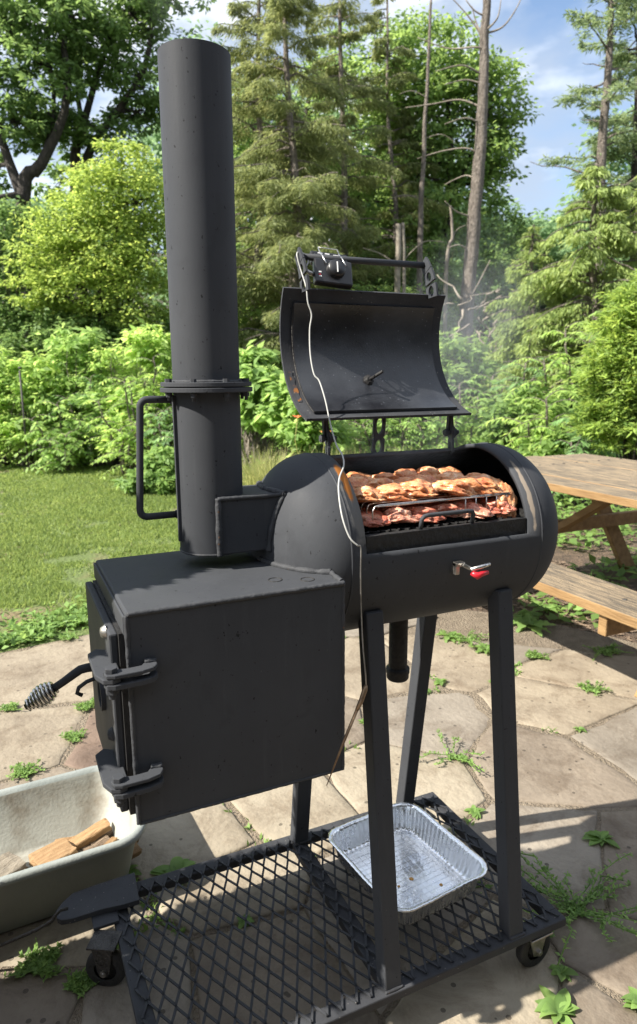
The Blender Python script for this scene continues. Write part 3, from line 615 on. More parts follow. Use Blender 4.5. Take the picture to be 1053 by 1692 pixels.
# digital thermometer on the lid handle
tmr = thing('thermometer', (.73, .545, 2.08), 'black square barbecue thermometer with round dial clipped on the lid handle', 'thermometer')
Rt = Matrix.Rotation(R(9), 3, 'Y') @ Matrix.Rotation(R(-24), 3, 'X') @ Matrix.Rotation(R(-10), 3, 'Z')
def tl(x, y, z): return Vector((.732, .538, 2.094))+Rt @ Vector((x, y, z))
def tbox(lo, hi, nm, m, bv=0, par=tmr):
    mb = MB(); (a, b_, c), (d, e, f) = lo, hi
    mb.hexa([tl(*p) for p in ((a,b_,c),(d,b_,c),(d,e,c),(a,e,c),(a,b_,f),(d,b_,f),(d,e,f),(a,e,f))]); return mb.build(nm, m, par, bevel=bv)
tbox((-.058, -.012, -.064), (.058, .012, .016), 'case', M_PLASTIC, .005)
tbox((-.058, .020, .020), (.058, .040, .062), 'display_head', M_PLASTIC, .005)
tbox((-.052, .006, .010), (.052, .034, .045), 'case_back', M_PLASTIC, .004)
dl = MB().lathe([(.001, .018), (.024, .018), (.027, .012), (.029, 0)], tl(.006, -.012, -.018), Rt @ Vector((0, -1, 0)), 28).build('dial', M_PLASTIC, tmr)
tbox((.0045, -.0315, -.036), (.0075, -.0300, -.002), 'dial_mark', M_PRINT, 0, dl)
for x0, x1, z0, z1 in ((-.036, -.022, .036, .056), (-.014, .000, .036, .056), (.012, .034, .044, .054)): tbox((x0, .0185, z0), (x1, .0198, z1), 'printed_label', M_PRINT)
for x0, z0 in ((-.046, -.046), (-.046, -.032)): tbox((x0, -.0128, z0), (x0+.008, -.0122, z0+.004), 'printed_label', M_PRINT)
tbox((-.047, -.0129, -.040), (-.040, -.0122, -.037), 'printed_mark', M_RED)
for x0 in (-.030, .030):
    MB().tube([tl(x0, .034, .084), tl(x0, .014, .05), tl(x0, -.004, .03), tl(x0+.006, -.018, -.004)], .0022, 6).build('wire_clip', M_CHROME, tmr)
MB().tube([tl(-.03, .034, .084), tl(.03, .034, .084)], .0018, 6).build('wire_clip', M_CHROME, tmr)
MB().tube([tl(-.085, -.002, -.022), tl(-.07, -.002, -.032), tl(-.056, 0, -.034)], [.004, .0075, .0065], 8).build('probe_plug', M_STEEL, tmr)
# probe cable and probe
def smooth(P, k=5):
    P = [Vector(p) for p in P]; out = []
    for i in range(len(P)-1):
        p0, p1, p2, p3 = P[max(0, i-1)], P[i], P[i+1], P[min(len(P)-1, i+2)]
        for j in range(k):
            t_ = j/k; out.append(.5*((2*p1)+(p2-p0)*t_+(2*p0-5*p1+4*p2-p3)*t_*t_+(3*p1-p0-3*p2+p3)*t_**3))
    out.append(P[-1]); return out
cab = [tl(-.085, -.002, -.022), (.66, .55, 2.105), onp(505, 421, 'y', .565), onp(494, 417, 'y', .552), onp(491, 422, 'y', .542), onp(497, 445, 'y', .53), onp(506, 474, 'y', .50), onp(509, 500, 'y', .49), onp(515, 520, 'y', .485), onp(512, 545, 'y', .48), onp(513, 585, 'y', .46), onp(519, 618, 'y', .435), onp(528, 630, 'y', .42), onp(538, 662, 'y', .385), onp(546, 700, 'y', .35), onp(556, 735, 'y', .31), onp(566, 752, 'y', .272), onp(568, 770, 'y', .21), onp(561, 790, 'y', .155), onp(560, 815, 'y', .11), onp(566, 855, 'y', .07), onp(578, 888, 'y', .045), onp(592, 902, 'y', .036), onp(596.5, 906, 'y', .034), onp(596, 950, 'y', .028), onp(597, 1010, 'y', .018), onp(600, 1070, 'y', .0), onp(604, 1112, 'y', -.015), onp(605, 1134, 'y', -.02)]
pc = thing('probe_cable', tuple(cab[-1]), 'white thermometer cable hanging over the open lid and barrel down to a metal probe', 'cable')
MB().tube(smooth(cab[:23]), .0022, 8).build('cable', M_WHITE, pc)
MB().tube(smooth(cab[22:]), .0019, 8).build('braided_lead', M_STEEL, pc)
MB().tube([onp(605, 1132, 'y', -.02), onp(603, 1140, 'y', -.02), onp(597, 1158, 'y', -.025), onp(590, 1173, 'y', -.03)], [.004, .0068, .0064, .0050], 10).build('probe_handle', M_PROBE, pc)
MB().tube([onp(590, 1173, 'y', -.03), onp(568, 1226, 'y', -.035), onp(540, 1298, 'y', -.04)], [.0040, .0036, .0010], 8).build('probe_needle', M_PROBE, pc)

# wire rack
rk = thing('wire_rack', (.87, .29, ZG), 'chrome wire warming rack standing on the cooking grate', 'rack')
ZR = 1.455; RX0, RX1, RY0, RY1 = .640, 1.076, .118, .46
for y_ in (RY0, (RY0+RY1)/2, RY1):
    MB().tube([(RX0+.012, y_, ZR), (RX1, y_, ZR)], .0028, 6).build('rail', M_CHROME, rk)
for k, y_ in enumerate(np.linspace(RY0, RY1, 12)):
    MB().tube([(RX1-.002, y_, ZR+.003), (RX0+.02, y_, ZR+.003), (RX0+.006, y_, ZR), (RX0, y_, ZR-.012), (RX0, y_, ZG+.006)], .0021, 6).build('cross_wire', M_CHROME, rk)
    if k % 2 == 0: MB().tube([(RX1-.002, y_, ZR+.003), (RX1+.002, y_, ZR-.004), (RX1+.002, y_, ZG+.006)], .0021, 6).build('cross_wire', M_CHROME, rk)
for x_ in np.linspace(RX1-.15, RX1-.01, 5): MB().tube([(x_, RY0, ZR), (x_, RY0-.002, ZR-.02), (x_, RY0-.002, ZG+.008)], .0019, 6).build('cross_wire', M_CHROME, rk)
for x_ in (RX0, RX1): MB().tube([(x_, RY0, ZG+.008), (x_, RY1, ZG+.008)], .0022, 6).build('foot_rail', M_CHROME, rk)

# chicken
def chickmat(name, a, b_, c, d):
    m = bpy.data.materials.new(name); t, bs = nodes(m); lk = t.links.new; tc = t.nodes.new('ShaderNodeTexCoord'); oi = t.nodes.new('ShaderNodeObjectInfo')
    ad = t.nodes.new('ShaderNodeVectorMath'); sc_ = t.nodes.new('ShaderNodeMath'); sc_.operation = 'MULTIPLY'; sc_.inputs[1].default_value = 9; lk(oi.outputs['Random'], sc_.inputs[0]); lk(tc.outputs['Object'], ad.inputs[0]); lk(sc_.outputs[0], ad.inputs[1])
    nz = t.nodes.new('ShaderNodeTexNoise'); nz.inputs['Scale'].default_value = 26; nz.inputs['Detail'].default_value = 7; nz.inputs['Roughness'].default_value = .62; lk(ad.outputs[0], nz.inputs['Vector'])
    rp = t.nodes.new('ShaderNodeValToRGB'); e = rp.color_ramp.elements; e[0].position = .28; e[0].color = (*a, 1); e[1].position = .75; e[1].color = (*d, 1)
    x = e.new(.45); x.color = (*b_, 1); x = e.new(.6); x.color = (*c, 1); lk(nz.outputs['Fac'], rp.inputs[0])
    vo = t.nodes.new('ShaderNodeTexNoise'); vo.inputs['Scale'].default_value = 190; vo.inputs['Detail'].default_value = 3; lk(ad.outputs[0], vo.inputs['Vector']); r2 = t.nodes.new('ShaderNodeValToRGB'); r2.color_ramp.elements[0].position = .60; r2.color_ramp.elements[1].position = .68
    lk(vo.outputs['Fac'], r2.inputs[0]); mx = t.nodes.new('ShaderNodeMixRGB'); mx.blend_type = 'MULTIPLY'; mx.inputs[2].default_value = (.58,.32,.20,1); lk(r2.outputs[0], mx.inputs[0]); lk(rp.outputs[0], mx.inputs[1]); lk(mx.outputs[0], bs.inputs['Base Color'])
    bs.inputs['Roughness'].default_value = .27; bs.inputs['Subsurface Weight'].default_value = .15; bs.inputs['Subsurface Radius'].default_value = (.02,.008,.004); bs.inputs['Subsurface Scale'].default_value = .5
    bp = t.nodes.new('ShaderNodeBump'); bp.inputs['Strength'].default_value = .5; bp.inputs['Distance'].default_value = .008; n3 = t.nodes.new('ShaderNodeTexNoise'); n3.inputs['Scale'].default_value = 70; n3.inputs['Detail'].default_value = 4; lk(ad.outputs[0], n3.inputs['Vector']); lk(n3.outputs['Fac'], bp.inputs['Height']); lk(bp.outputs[0], bs.inputs['Normal'])
    return m
M_CH1 = chickmat('chicken_seasoned', (.32,.08,.035), (.57,.21,.085), (.72,.39,.20), (.84,.64,.48))
M_CH2 = chickmat('chicken_raw_seasoned', (.32,.075,.05), (.54,.18,.115), (.68,.37,.26), (.82,.60,.49))
CHM = []
for k in range(7):
    bmx = bmesh.new(); bmesh.ops.create_icosphere(bmx, subdivisions=4, radius=1)
    for v in bmx.verts:
        p = v.co.copy(); q = p.copy()
        n1 = mnoise.noise(p*1.1+Vector((k*7.3, 1, 2))); n2 = mnoise.noise(p*2.6+Vector((k*3.1, 5, 2))); n3 = abs(mnoise.noise(p*3.4+Vector((k*5.7, 2, 8))))
        r_ = 1+.40*n1+.24*n2-.34*n3+.06*mnoise.noise(p*7+Vector((k, k, 0)))
        fx = 1-.30*max(0, p.x)*(1 if k % 2 else .6)             # tapers to one end
        q = Vector((p.x*.068*r_, p.y*.046*r_*fx, (p.z*.019*r_*fx)+(.004 if p.z > 0 else .0)*(1-abs(p.x))))
        q.z -= .012*abs(p.x)**2                                   # drapes over the wires
        v.co = q
    me = bpy.data.meshes.new('chicken_thigh'); bmx.to_mesh(me); bmx.free(); me.polygons.foreach_set('use_smooth', [True]*len(me.polygons)); CHM.append(me)
ORD = ['first', 'second', 'third', 'fourth', 'fifth', 'sixth', 'seventh', 'eighth']
crng = random.Random(3)
def chick(x, y, z, rz, rx, m, label, group, sc=1.0, ry=0.0):
    me = CHM[crng.randrange(7)].copy() if False else CHM[crng.randrange(7)]
    o = bpy.data.objects.new('chicken_thigh', me); COL.objects.link(o); o.location = (x, y, z); o.rotation_euler = (rx, ry, rz); o.scale = (sc, sc, sc)
    if not me.materials: me.materials.append(M_CH1)
    o.material_slots[0].link = 'OBJECT'; o.material_slots[0].material = m
    tag(o, label, 'chicken thigh', group)
for r_, (y_, nm, n) in enumerate(((.172, 'front row', 6), (.262, 'middle row', 6), (.352, 'back row', 6))):
    for i in range(n):
        x = .658+(.385/(n-1))*i+crng.uniform(-.018, .018)+(.02 if r_ % 2 else 0)
        chick(x, y_+crng.uniform(-.016, .016), ZR+.018+.002*r_+crng.uniform(-.001, .008), R(-60+crng.uniform(-45, 45)), R(crng.uniform(-14, 14)), M_CH1, 'seasoned chicken thigh on the wire rack, %s, %s from the left' % (nm, ORD[i]), 'chicken on the upper rack', crng.uniform(.86, 1.16), R(crng.uniform(-8, 8)))
for r_, (y_, nm, n) in enumerate(((.150, 'front row', 6), (.24, 'second row', 6), (.34, 'back row', 6))):
    for i in range(n):
        x = .648+(.385/(n-1))*i+crng.uniform(-.008, .008)
        chick(x, y_+crng.uniform(-.012, .012), ZG+.024+crng.uniform(-.002, .006), R(-40+crng.uniform(-40, 40)), R(crng.uniform(-12, 16)), M_CH2, 'raw seasoned chicken thigh under the wire rack, %s, %s from the left' % (nm, ORD[i]), 'chicken on the lower grate', crng.uniform(.86, 1.04))
chick(1.075, .128, ZG+.042, R(60), R(35), M_CH1, 'orange chicken thigh propped upright at the right end of the cooking grate', 'chicken on the lower grate', .95, R(-50))

# ------------------------------------------------------------------ foil pan, tub, wood
def rrect(cx, cy, w, d, r, n=20, rot=0.0, per=None):
    """rounded rectangle outline, evenly spaced"""
    P = []
    for qx, qy, a0_ in ((1, 1, 0), (-1, 1, 90), (-1, -1, 180), (1, -1, 270)):
        for k in range(n+1):
            a = R(a0_+90*k/n); P.append((qx*(w/2-r)+r*math.cos(a), qy*(d/2-r)+r*math.sin(a)))
    if per:
        L_ = [0]
        for i in range(len(P)): L_.append(L_[-1]+math.hypot(P[(i+1) % len(P)][0]-P[i][0], P[(i+1) % len(P)][1]-P[i][1]))
        Q = []; j = 0
        for k in range(per):
            s_ = L_[-1]*k/per
            while L_[j+1] < s_: j += 1
            t_ = (s_-L_[j])/max(1e-9, L_[j+1]-L_[j]); a, b_ = P[j], P[(j+1) % len(P)]; Q.append((a[0]+(b_[0]-a[0])*t_, a[1]+(b_[1]-a[1])*t_))
        P = Q
    c_, s__ = math.cos(rot), math.sin(rot)
    return [(cx+x*c_-y*s__, cy+x*s__+y*c_) for x, y in P]
def skin(rings, close=True, smooth=True):
    mb = MB(); n = len(rings[0]); mb.v = [tuple(p) for r_ in rings for p in r_]
    for i in range(len(rings)-1):
        for k in range(n): mb.f.append([i*n+k, i*n+(k+1) % n, (i+1)*n+(k+1) % n, (i+1)*n+k]); mb.s.append(smooth)
    if close: mb.f.append([(len(rings)-1)*n+k for k in range(n)]); mb.s.append(False)
    return mb
PC = (.880, .306); PA = R(10); per = 560
pan = thing('foil_pan', (PC[0], PC[1], ZS), 'empty ribbed aluminium foil pan lying on the mesh shelf', 'foil pan')
def prow(w, d, r, z, rib=0.0, wav=0.0):
    P = rrect(PC[0], PC[1], w, d, r, 20, PA-R(4), per); out = []
    for k, (x, y) in enumerate(P):
        dx, dy = x-PC[0], y-PC[1]; l_ = math.hypot(dx, dy); o_ = rib*math.sin(k/per*2*math.pi*70)
        out.append((x+dx/l_*o_, y+dy/l_*o_, z+wav*mnoise.noise((x*14, y*14, 1))))
    return out
zb_ = ZS+.007
rings = [prow(.372, .43, .06, zb_+.088, 0, .004), prow(.376, .434, .06, zb_+.0935, .0006, .004), prow(.366, .424, .058, zb_+.0955, .001, .004), prow(.350, .408, .055, zb_+.092, .0005, .004), prow(.346, .404, .053, zb_+.085, .0004, .003), prow(.338, .396, .052, zb_+.072, .0022), prow(.318, .376, .05, zb_+.022, .0022), prow(.312, .370, .048, zb_+.012, .001), prow(.292, .350, .044, zb_+.006), prow(.280, .338, .042, zb_+.009), prow(.27, .328, .04, zb_+.006)]
skin(rings, True).build('pan_shell', M_FOIL, pan, recalc=False)
c_, s__ = math.cos(PA-R(4)), math.sin(PA-R(4))
fl_ = MB()
def pl_(u, v, z): return (PC[0]+u*c_-v*s__, PC[1]+u*s__+v*c_, z)
for k in range(-6, 7):
    u = k*.0205; fl_.hexa([pl_(u-.0012, -.15, zb_+.0062), pl_(u+.0012, -.15, zb_+.0062), pl_(u+.0012, .15, zb_+.0062), pl_(u-.0012, .15, zb_+.0062), pl_(u-.0005, -.149, zb_+.0071), pl_(u+.0005, -.149, zb_+.0071), pl_(u+.0005, .149, zb_+.0071), pl_(u-.0005, .149, zb_+.0071)])
for k in range(-7, 8):
    v = k*.0205; fl_.hexa([pl_(-.125, v-.0012, zb_+.0062), pl_(.125, v-.0012, zb_+.0062), pl_(.125, v+.0012, zb_+.0062), pl_(-.125, v+.0012, zb_+.0062), pl_(-.125, v-.0005, zb_+.0070), pl_(.125, v-.0005, zb_+.0070), pl_(.125, v+.0005, zb_+.0070), pl_(-.125, v+.0005, zb_+.0070)])
fl_.build('pan_embossing', M_FOIL, pan)
M_GREASE = mat('grease_drip', (.55,.28,.05), (.4,.18,.03), rough=.25, scale=30)
for u, v, r_ in ((-.06, -.02, .011), (.005, -.03, .008), (-.1, -.06, .007), (-.05, -.035, .005), (.07, -.1, .006)):
    MB().lathe([(r_, 0), (r_*.7, .0022), (.0005, .003)], pl_(u, v, zb_+.0068), n=10).build('grease_spot', M_GREASE, pan)

tub = thing('plastic_tub', (-.55, .96, 0), 'open grey plastic tub of firewood scraps beside the firebox', 'tub')
TC, TR = (-.535, .985), R(3)
def trow(w, d, r, z): return [(x, y, z) for x, y in rrect(TC[0], TC[1], w, d, r, 12, TR)]
tb_ = skin([trow(1.18, .36, .07, .004), trow(1.22, .39, .08, .012), trow(1.30, .475, .09, .222), trow(1.305, .48, .09, .224), trow(1.345, .52, .11, .222), trow(1.36, .535, .115, .234), trow(1.355, .53, .113, .248), trow(1.335, .51, .105, .254), trow(1.31, .485, .095, .250), trow(1.295, .47, .09, .238)], False)
tb_.f.append([k for k in range(52)]); tb_.s.append(False); tb_.build('tub_shell', M_TUB, tub)
skin([trow(1.295, .47, .09, .238), trow(1.285, .46, .088, .226), trow(1.205, .375, .075, .022), trow(1.17, .34, .06, .012)], True).build('tub_lining', M_TUBIN, tub)
M_WOOD1 = mat('split_wood', (.33,.21,.105), (.23,.135,.06), rough=.8, scale=5, stretch=(2,14,14), bump=.4, bscale=20, rnd=.15)
M_WOOD2 = mat('bark_wood', (.26,.19,.13), (.13,.09,.06), rough=.9, scale=6, stretch=(2,12,12), bump=.6, bscale=20, rnd=.2)
M_WOOD3 = mat('grey_wood', (.27,.235,.185), (.19,.16,.12), rough=.9, scale=6, stretch=(2,12,12), bump=.4, bscale=20, rnd=.1)
def chunk(x, y, z, l, w, h, rz, rx, ry, m, label):
    bmx = bmesh.new(); bmesh.ops.create_cube(bmx, size=1); bmesh.ops.subdivide_edges(bmx, edges=bmx.edges[:], cuts=3, use_grid_fill=True)
    k = x*31+y*17
    for v in bmx.verts:
        p = v.co.copy(); v.co = Vector((p.x*l, p.y*w*(1+.15*mnoise.noise((p.x*1.5+k, 0, 1))), p.z*h*(1+.2*mnoise.noise((p.x+k, p.y, 2)))))+Vector((mnoise.noise((p.y*3+k, p.z*3, 1))*.012, mnoise.noise((p.x*3, p.z*4+k, 4))*.006, mnoise.noise((p.x*3, p.y*3+k, 7))*.006))
    me = bpy.data.meshes.new('wood_chunk'); bmx.to_mesh(me); bmx.free(); me.materials.append(m)
    o = bpy.data.objects.new('wood_chunk', me); COL.objects.link(o); o.location = (x, y, z); o.rotation_euler = (rx, ry, rz)
    md = o.modifiers.new('bevel', 'BEVEL'); md.width = .003; md.segments = 1; md.limit_method = 'ANGLE'; md.angle_limit = R(40)
    tag(o, label, 'firewood', 'wood scraps in the grey tub')
chunk(-.155, 1.03, .072, .13, .15, .040, R(18), R(-12), R(-4), M_WOOD1, 'thick square orange-brown block of wood, largest in the grey tub')
chunk(-.025, 1.11, .062, .16, .05, .032, R(14), R(8), R(-12), M_WOOD1, 'orange split stick leaning at the back of the grey tub')
chunk(-.02, 1.02, .045, .15, .06, .022, R(24), R(16), R(-6), M_WOOD2, 'dark bark-covered slab in the middle of the grey tub')
chunk(.005, 1.0, .055, .14, .026, .022, R(34), 0, R(-10), M_WOOD1, 'narrow pale stick lying across the dark slab in the tub')
chunk(.035, .93, .064, .20, .055, .026, R(12), R(10), R(-3), M_WOOD1, 'long split log near the front rim of the grey tub')
chunk(.0, 1.06, .032, .12, .06, .02, R(-14), R(6), 0, M_WOOD2, 'flat brown offcut half hidden behind the dark slab in the tub')
chunk(-.32, 1.06, .056, .11, .10, .03, R(30), R(5), 0, M_WOOD3, 'grey wood block at the left edge of the picture in the tub')
chunk(-.245, .95, .045, .14, .10, .03, R(62), R(4), R(5), M_WOOD3, 'pale flat board lying left of the square block in the tub')
chunk(.03, 1.12, .036, .13, .035, .014, R(30), R(5), R(4), M_WOOD2, 'thin dark strip of bark along the back wall of the tub')
chunk(-.09, 1.15, .034, .11, .03, .014, R(-10), R(8), 0, M_WOOD1, 'thin orange sliver behind the square block in the tub')
chunk(.07, 1.04, .040, .15, .05, .024, R(8), R(-8), R(-5), M_WOOD1, 'flat split board at the right end of the tub')
cr_ = MB()
for _ in range(46):
    x, y = .04+random.gauss(0, .05), 1.10+random.gauss(0, .022); a = random.uniform(0, 3.14); l_ = random.uniform(.006, .02)
    cr_.beam((x-l_*math.cos(a), y-l_*math.sin(a), .022+random.random()*.008), (x+l_*math.cos(a), y+l_*math.sin(a), .024+random.random()*.01), .004, .003)
tag(cr_.build('wood_crumbs', M_WOOD2), 'brown bark crumbs scattered in the tub corner', kind='stuff')

# ------------------------------------------------------------------ picnic table
M_TOP = mat('weathered_pine_top', (.27,.205,.128), (.095,.078,.058), rough=.85, scale=5, stretch=(11,1.0,11), detail=12, ramp=(.38,.58), bump=.8, bscale=14, rnd=.1)
M_PINE = mat('pine_board', (.30,.185,.078), (.195,.112,.043), rough=.75, scale=3, stretch=(8,1,8), bump=.25, bscale=14, rnd=.12)
pt = thing('picnic_table', (3.9, 2.2, 0), 'weathered wooden picnic table with attached benches behind the smoker', 'picnic table')
def board(lo, hi, name, m, top=None):
    o = MB().box(lo, hi).build(name, m, pt, bevel=.006)
    if top:
        o.data.materials.append(top)
        for p in o.data.polygons:
            if p.normal.z > .5: p.material_index = 1
    return o
w_ = .248
for k in range(6):
    x0 = 3.195+k*(w_+.006); board((x0, .62, .985), (x0+w_, 3.36+(.07 if k == 3 else random.uniform(-.015, .015)), 1.04+random.uniform(-.002, .002)), 'table_board', M_PINE, M_TOP)
board((2.495, .62, .570), (2.845, 3.36, .625), 'bench_board', M_PINE, M_TOP); board((5.05, .62, .570), (5.40, 3.36, .625), 'bench_board', M_PINE, M_TOP)
for yy in (1.05, 2.90):
    for k in range(6):
        for dx_ in (-.07, .07): MB().lathe([(.012, 0), (.010, .003), (.0005, .004)], (3.195+k*(w_+.006)+w_/2+dx_, yy, 1.0425), n=10).build('screw_head', M_IRON, pt)
    for s__ in (2.67, 5.225): MB().lathe([(.014, 0), (.012, .004), (.0005, .006)], (s__, yy, .625), n=10).build('screw_head', M_IRON, pt)
    MB().beam((2.52, yy, .52), (5.38, yy, .52), .055, .10, (0, 1, 0)).build('bench_beam', M_PINE, pt, bevel=.004) if False else board((2.52, yy-.027, .455), (5.38, yy+.027, .567), 'bench_beam', M_PINE)
    board((3.26, yy-.027, .89), (4.66, yy+.027, .983), 'top_beam', M_PINE)
    for s__ in (-1, 1):
        P = MB(); xc = 3.96; xt, xb_ = xc+s__*.36, xc+s__*.98
        P.prism([(xt-.07, .98), (xt+.07, .98), (xb_+.08, 0.0), (xb_-.08, 0.0)], lambda u, v, w: (u, w, v), yy+.029, yy+.082); P.build('leg', M_PINE, pt, bevel=.004)
MB().beam((3.96, 2.86, .50), (3.96, 2.15, .97), .055, .11, (1, 0, 0)).build('brace', M_PINE, pt, bevel=.004)
MB().beam((3.96, 1.10, .50), (3.96, 1.8, .97), .055, .11, (1, 0, 0)).build('brace', M_PINE, pt, bevel=.004)

# ------------------------------------------------------------------ vegetation generators
def sph(n): return nrm(rng.normal(size=(n, 3)))
def blob_leaves(blobs, clumps, per, ln, wd, csize=.28, droop=.35, shell=.45):
    """leaves in small clumps spread through ellipsoidal masses; returns quads and clump centres"""
    out, cl = [], []
    vol = np.array([b_[1][0]*b_[1][1]+b_[1][1]*b_[1][2] for b_ in blobs]); cnt = np.maximum(3, (clumps*vol/vol.sum()).astype(int))
    for (c, r), n in zip(blobs, cnt):
        c, r = np.array(c), np.array(r); d = sph(n); f = shell+(1-shell)*rng.random(n)**.6; f *= 1+.18*rng.normal(size=n)
        cc = c+d*f[:, None]*r; cl.append(cc); cs = csize*min(r)*rng.uniform(.6, 1.3, n)
        o = rng.normal(size=(n, per, 3))*np.array([1, 1, .55]); P = cc[:, None]+o*cs[:, None, None]*.6
        P = P.reshape(-1, 3); ax = nrm(o.reshape(-1, 3)*np.array([1, 1, .3])+rng.normal(size=(n*per, 3))*.5+np.array([0, 0, -droop]))
        nn = nrm(np.array([0, 0, 1.0])+rng.normal(size=(n*per, 3))*.55+np.repeat(d, per, 0)*.35)
        s_ = rng.uniform(.6, 1.25, n*per); out.append(leafquads(P, ax, nn, ln*s_, wd*s_))
    return np.concatenate(out), np.concatenate(cl)
def limb_mb(mb, p, q, r0, r1, amp, n=7, seg=7):
    P = wob(p, q, n, amp, random.random()*50); mb.tube(P, [r0+(r1-r0)*i/n for i in range(n+1)], seg, True); return P
def tree(name, label, base, trunks, blobs, lf, bark, clumps=260, per=45, ln=.16, wd=.08, csize=.28, group='trees behind the garden', twigs=60, tr=.16, droop=.35, shell=.45):
    base = Vector(base); base.z = hill(base.x, base.y)-.1
    t = thing(name, tuple(base), label, 'tree', group); mb = MB(); allp = []
    for pts, r0, r1 in trunks:
        P = [base+Vector((0, 0, 0)) if p is None else Vector(p) for p in pts]; P = smooth(P, 4); n = len(P)-1
        P = [p+Vector((mnoise.noise((p.z*.5, r0*99, 1)), mnoise.noise((p.z*.5, r0*99, 5)), 0))*.1 for p in P]
        mb.tube(P, [r0+(r1-r0)*i/n for i in range(n+1)], 10); allp += P
    V, cc = blob_leaves(blobs, clumps, per, ln, wd, csize, droop, shell)
    for c, r in blobs:
        c = Vector(c); near = min(allp, key=lambda p: (p-c).length+max(0, p.z-c.z)*2); limb_mb(mb, near, c, tr*.45, tr*.15, .25)
    idx = rng.choice(len(cc), min(twigs, len(cc)), replace=False)
    cens = [Vector(c) for c, r in blobs]
    for i in idx:
        q = Vector(cc[i]); c = min(cens, key=lambda p: (p-q).length); limb_mb(mb, c, q, tr*.14, tr*.04, .15, 4, 5)
    mb.build('trunk', bark, t, recalc=False); quads('crown', V, lf, t); return t
def conifer(name, label, base, top, lf, bark, r0=.16, L0=2.2, nb=60, z0=.12, dead=10, per=150, needle=(.16, .035), droop=.5, sparse=.0, group='conifers behind the garden', Lp=.8, minr=.12):
    base = Vector(base); base.z = hill(base.x, base.y)-.1; top = Vector(top); t = thing(name, tuple(base), label, 'tree', group)
    mb = MB(); P = wob(base, top, 10, .12, random.random()*30); mb.tube(P, [r0*(1-.85*i/10)+.01 for i in range(11)], 10); Q = []
    for k in range(nb+dead):
        isd = k >= nb; f = random.uniform(.05, .75) if isd else z0+(1-z0)*((k+random.random())/nb)
        p = base.lerp(top, f); a = random.uniform(0, 2*math.pi); Lb = (L0*(1-f)**Lp+minr)*random.uniform(.6, 1.15)*(random.uniform(.35, .8) if isd else 1)
        d = Vector((math.cos(a), math.sin(a), random.uniform(-.12, .42))); pts = []; dr_ = droop*random.uniform(.5, 1.3)
        for i in range(7):
            u = i/6; pts.append(p+d*Lb*u+Vector((0, 0, -dr_*Lb*.45*u*u+.08*Lb*u))+Vector((mnoise.noise((u*3, k, 1)), mnoise.noise((u*3, k, 7)), mnoise.noise((u*3, k, 3))))*.08*Lb)
        rb = .012+.02*Lb*.5; mb.tube(pts, [rb*(1-.8*i/6)+.003 for i in range(7)], 5, False)
        if isd or random.random() < sparse: continue
        m = int(per*Lb/1.6)+8; u = .18+.82*rng.random(m)**.8; A = np.array(pts); ii = np.minimum((u*6).astype(int), 5); w = u*6-ii; C = A[ii]*(1-w)[:, None]+A[ii+1]*w[:, None]
        side = np.array([-d.y, d.x, 0]); sp_ = rng.normal(size=m); wid = .30*Lb*(1.05-u)**.6+.04
        C = C+side*(sp_*wid*.55)[:, None]+np.array([0, 0, -1])*(np.abs(rng.normal(size=m))*.10*Lb*droop+.02)[:, None]
        ax = nrm(side*np.sign(sp_)[:, None]*.7+np.array([d.x, d.y, 0])*.5+np.array([0, 0, -droop])+rng.normal(size=(m, 3))*.35)
        nn = nrm(np.array([0, 0, 1.0])+rng.normal(size=(m, 3))*.5); s_ = rng.uniform(.6, 1.4, m); Q.append(leafquads(C, ax, nn, needle[0]*s_, needle[1]*s_, .05))
    mb.build('trunk', bark, t, recalc=False); quads('crown', np.concatenate(Q), lf, t); return t
def compound(C, D, L_, pairs, ll, lw):
    """one pinnate leaf: arching stalk C->D of length L_ with paired leaflets"""
    D = Vector(D).normalized(); hz = Vector((D.x, D.y, 0)); hz = hz.normalized() if hz.length > .05 else Vector((1, 0, 0)); side = Vector((-hz.y, hz.x, 0)); Cs, As, Ns, ls = [], [], [], []
    rp = []
    for i in range(pairs*1+1):
        u = i/pairs; p = Vector(C)+D*L_*u+Vector((0, 0, -L_*.55*u*u)); tang = (D+Vector((0, 0, -1.1*u))).normalized(); rp.append(p)
        if i == 0: continue
        sz = ll*(1-.45*abs(u-.45)**1.2)*random.uniform(.9, 1.1)
        for s__ in (-1, 1):
            Cs.append(p); As.append(side*s__*.85+tang*random.uniform(.25, .6)+Vector((0, 0, -random.uniform(.05, .75)))); Ns.append(Vector((random.gauss(0, .35), random.gauss(0, .35), 1))+side*s__*random.uniform(-.1, .6)+tang*.2); ls.append(sz)
    Cs.append(rp[-1]); As.append(tang); Ns.append(Vector((0, 0, 1))); ls.append(ll*.8)
    ls = np.array(ls); return leafquads(np.array(Cs), np.array(As), np.array(Ns), ls, ls*lw, .12), rp
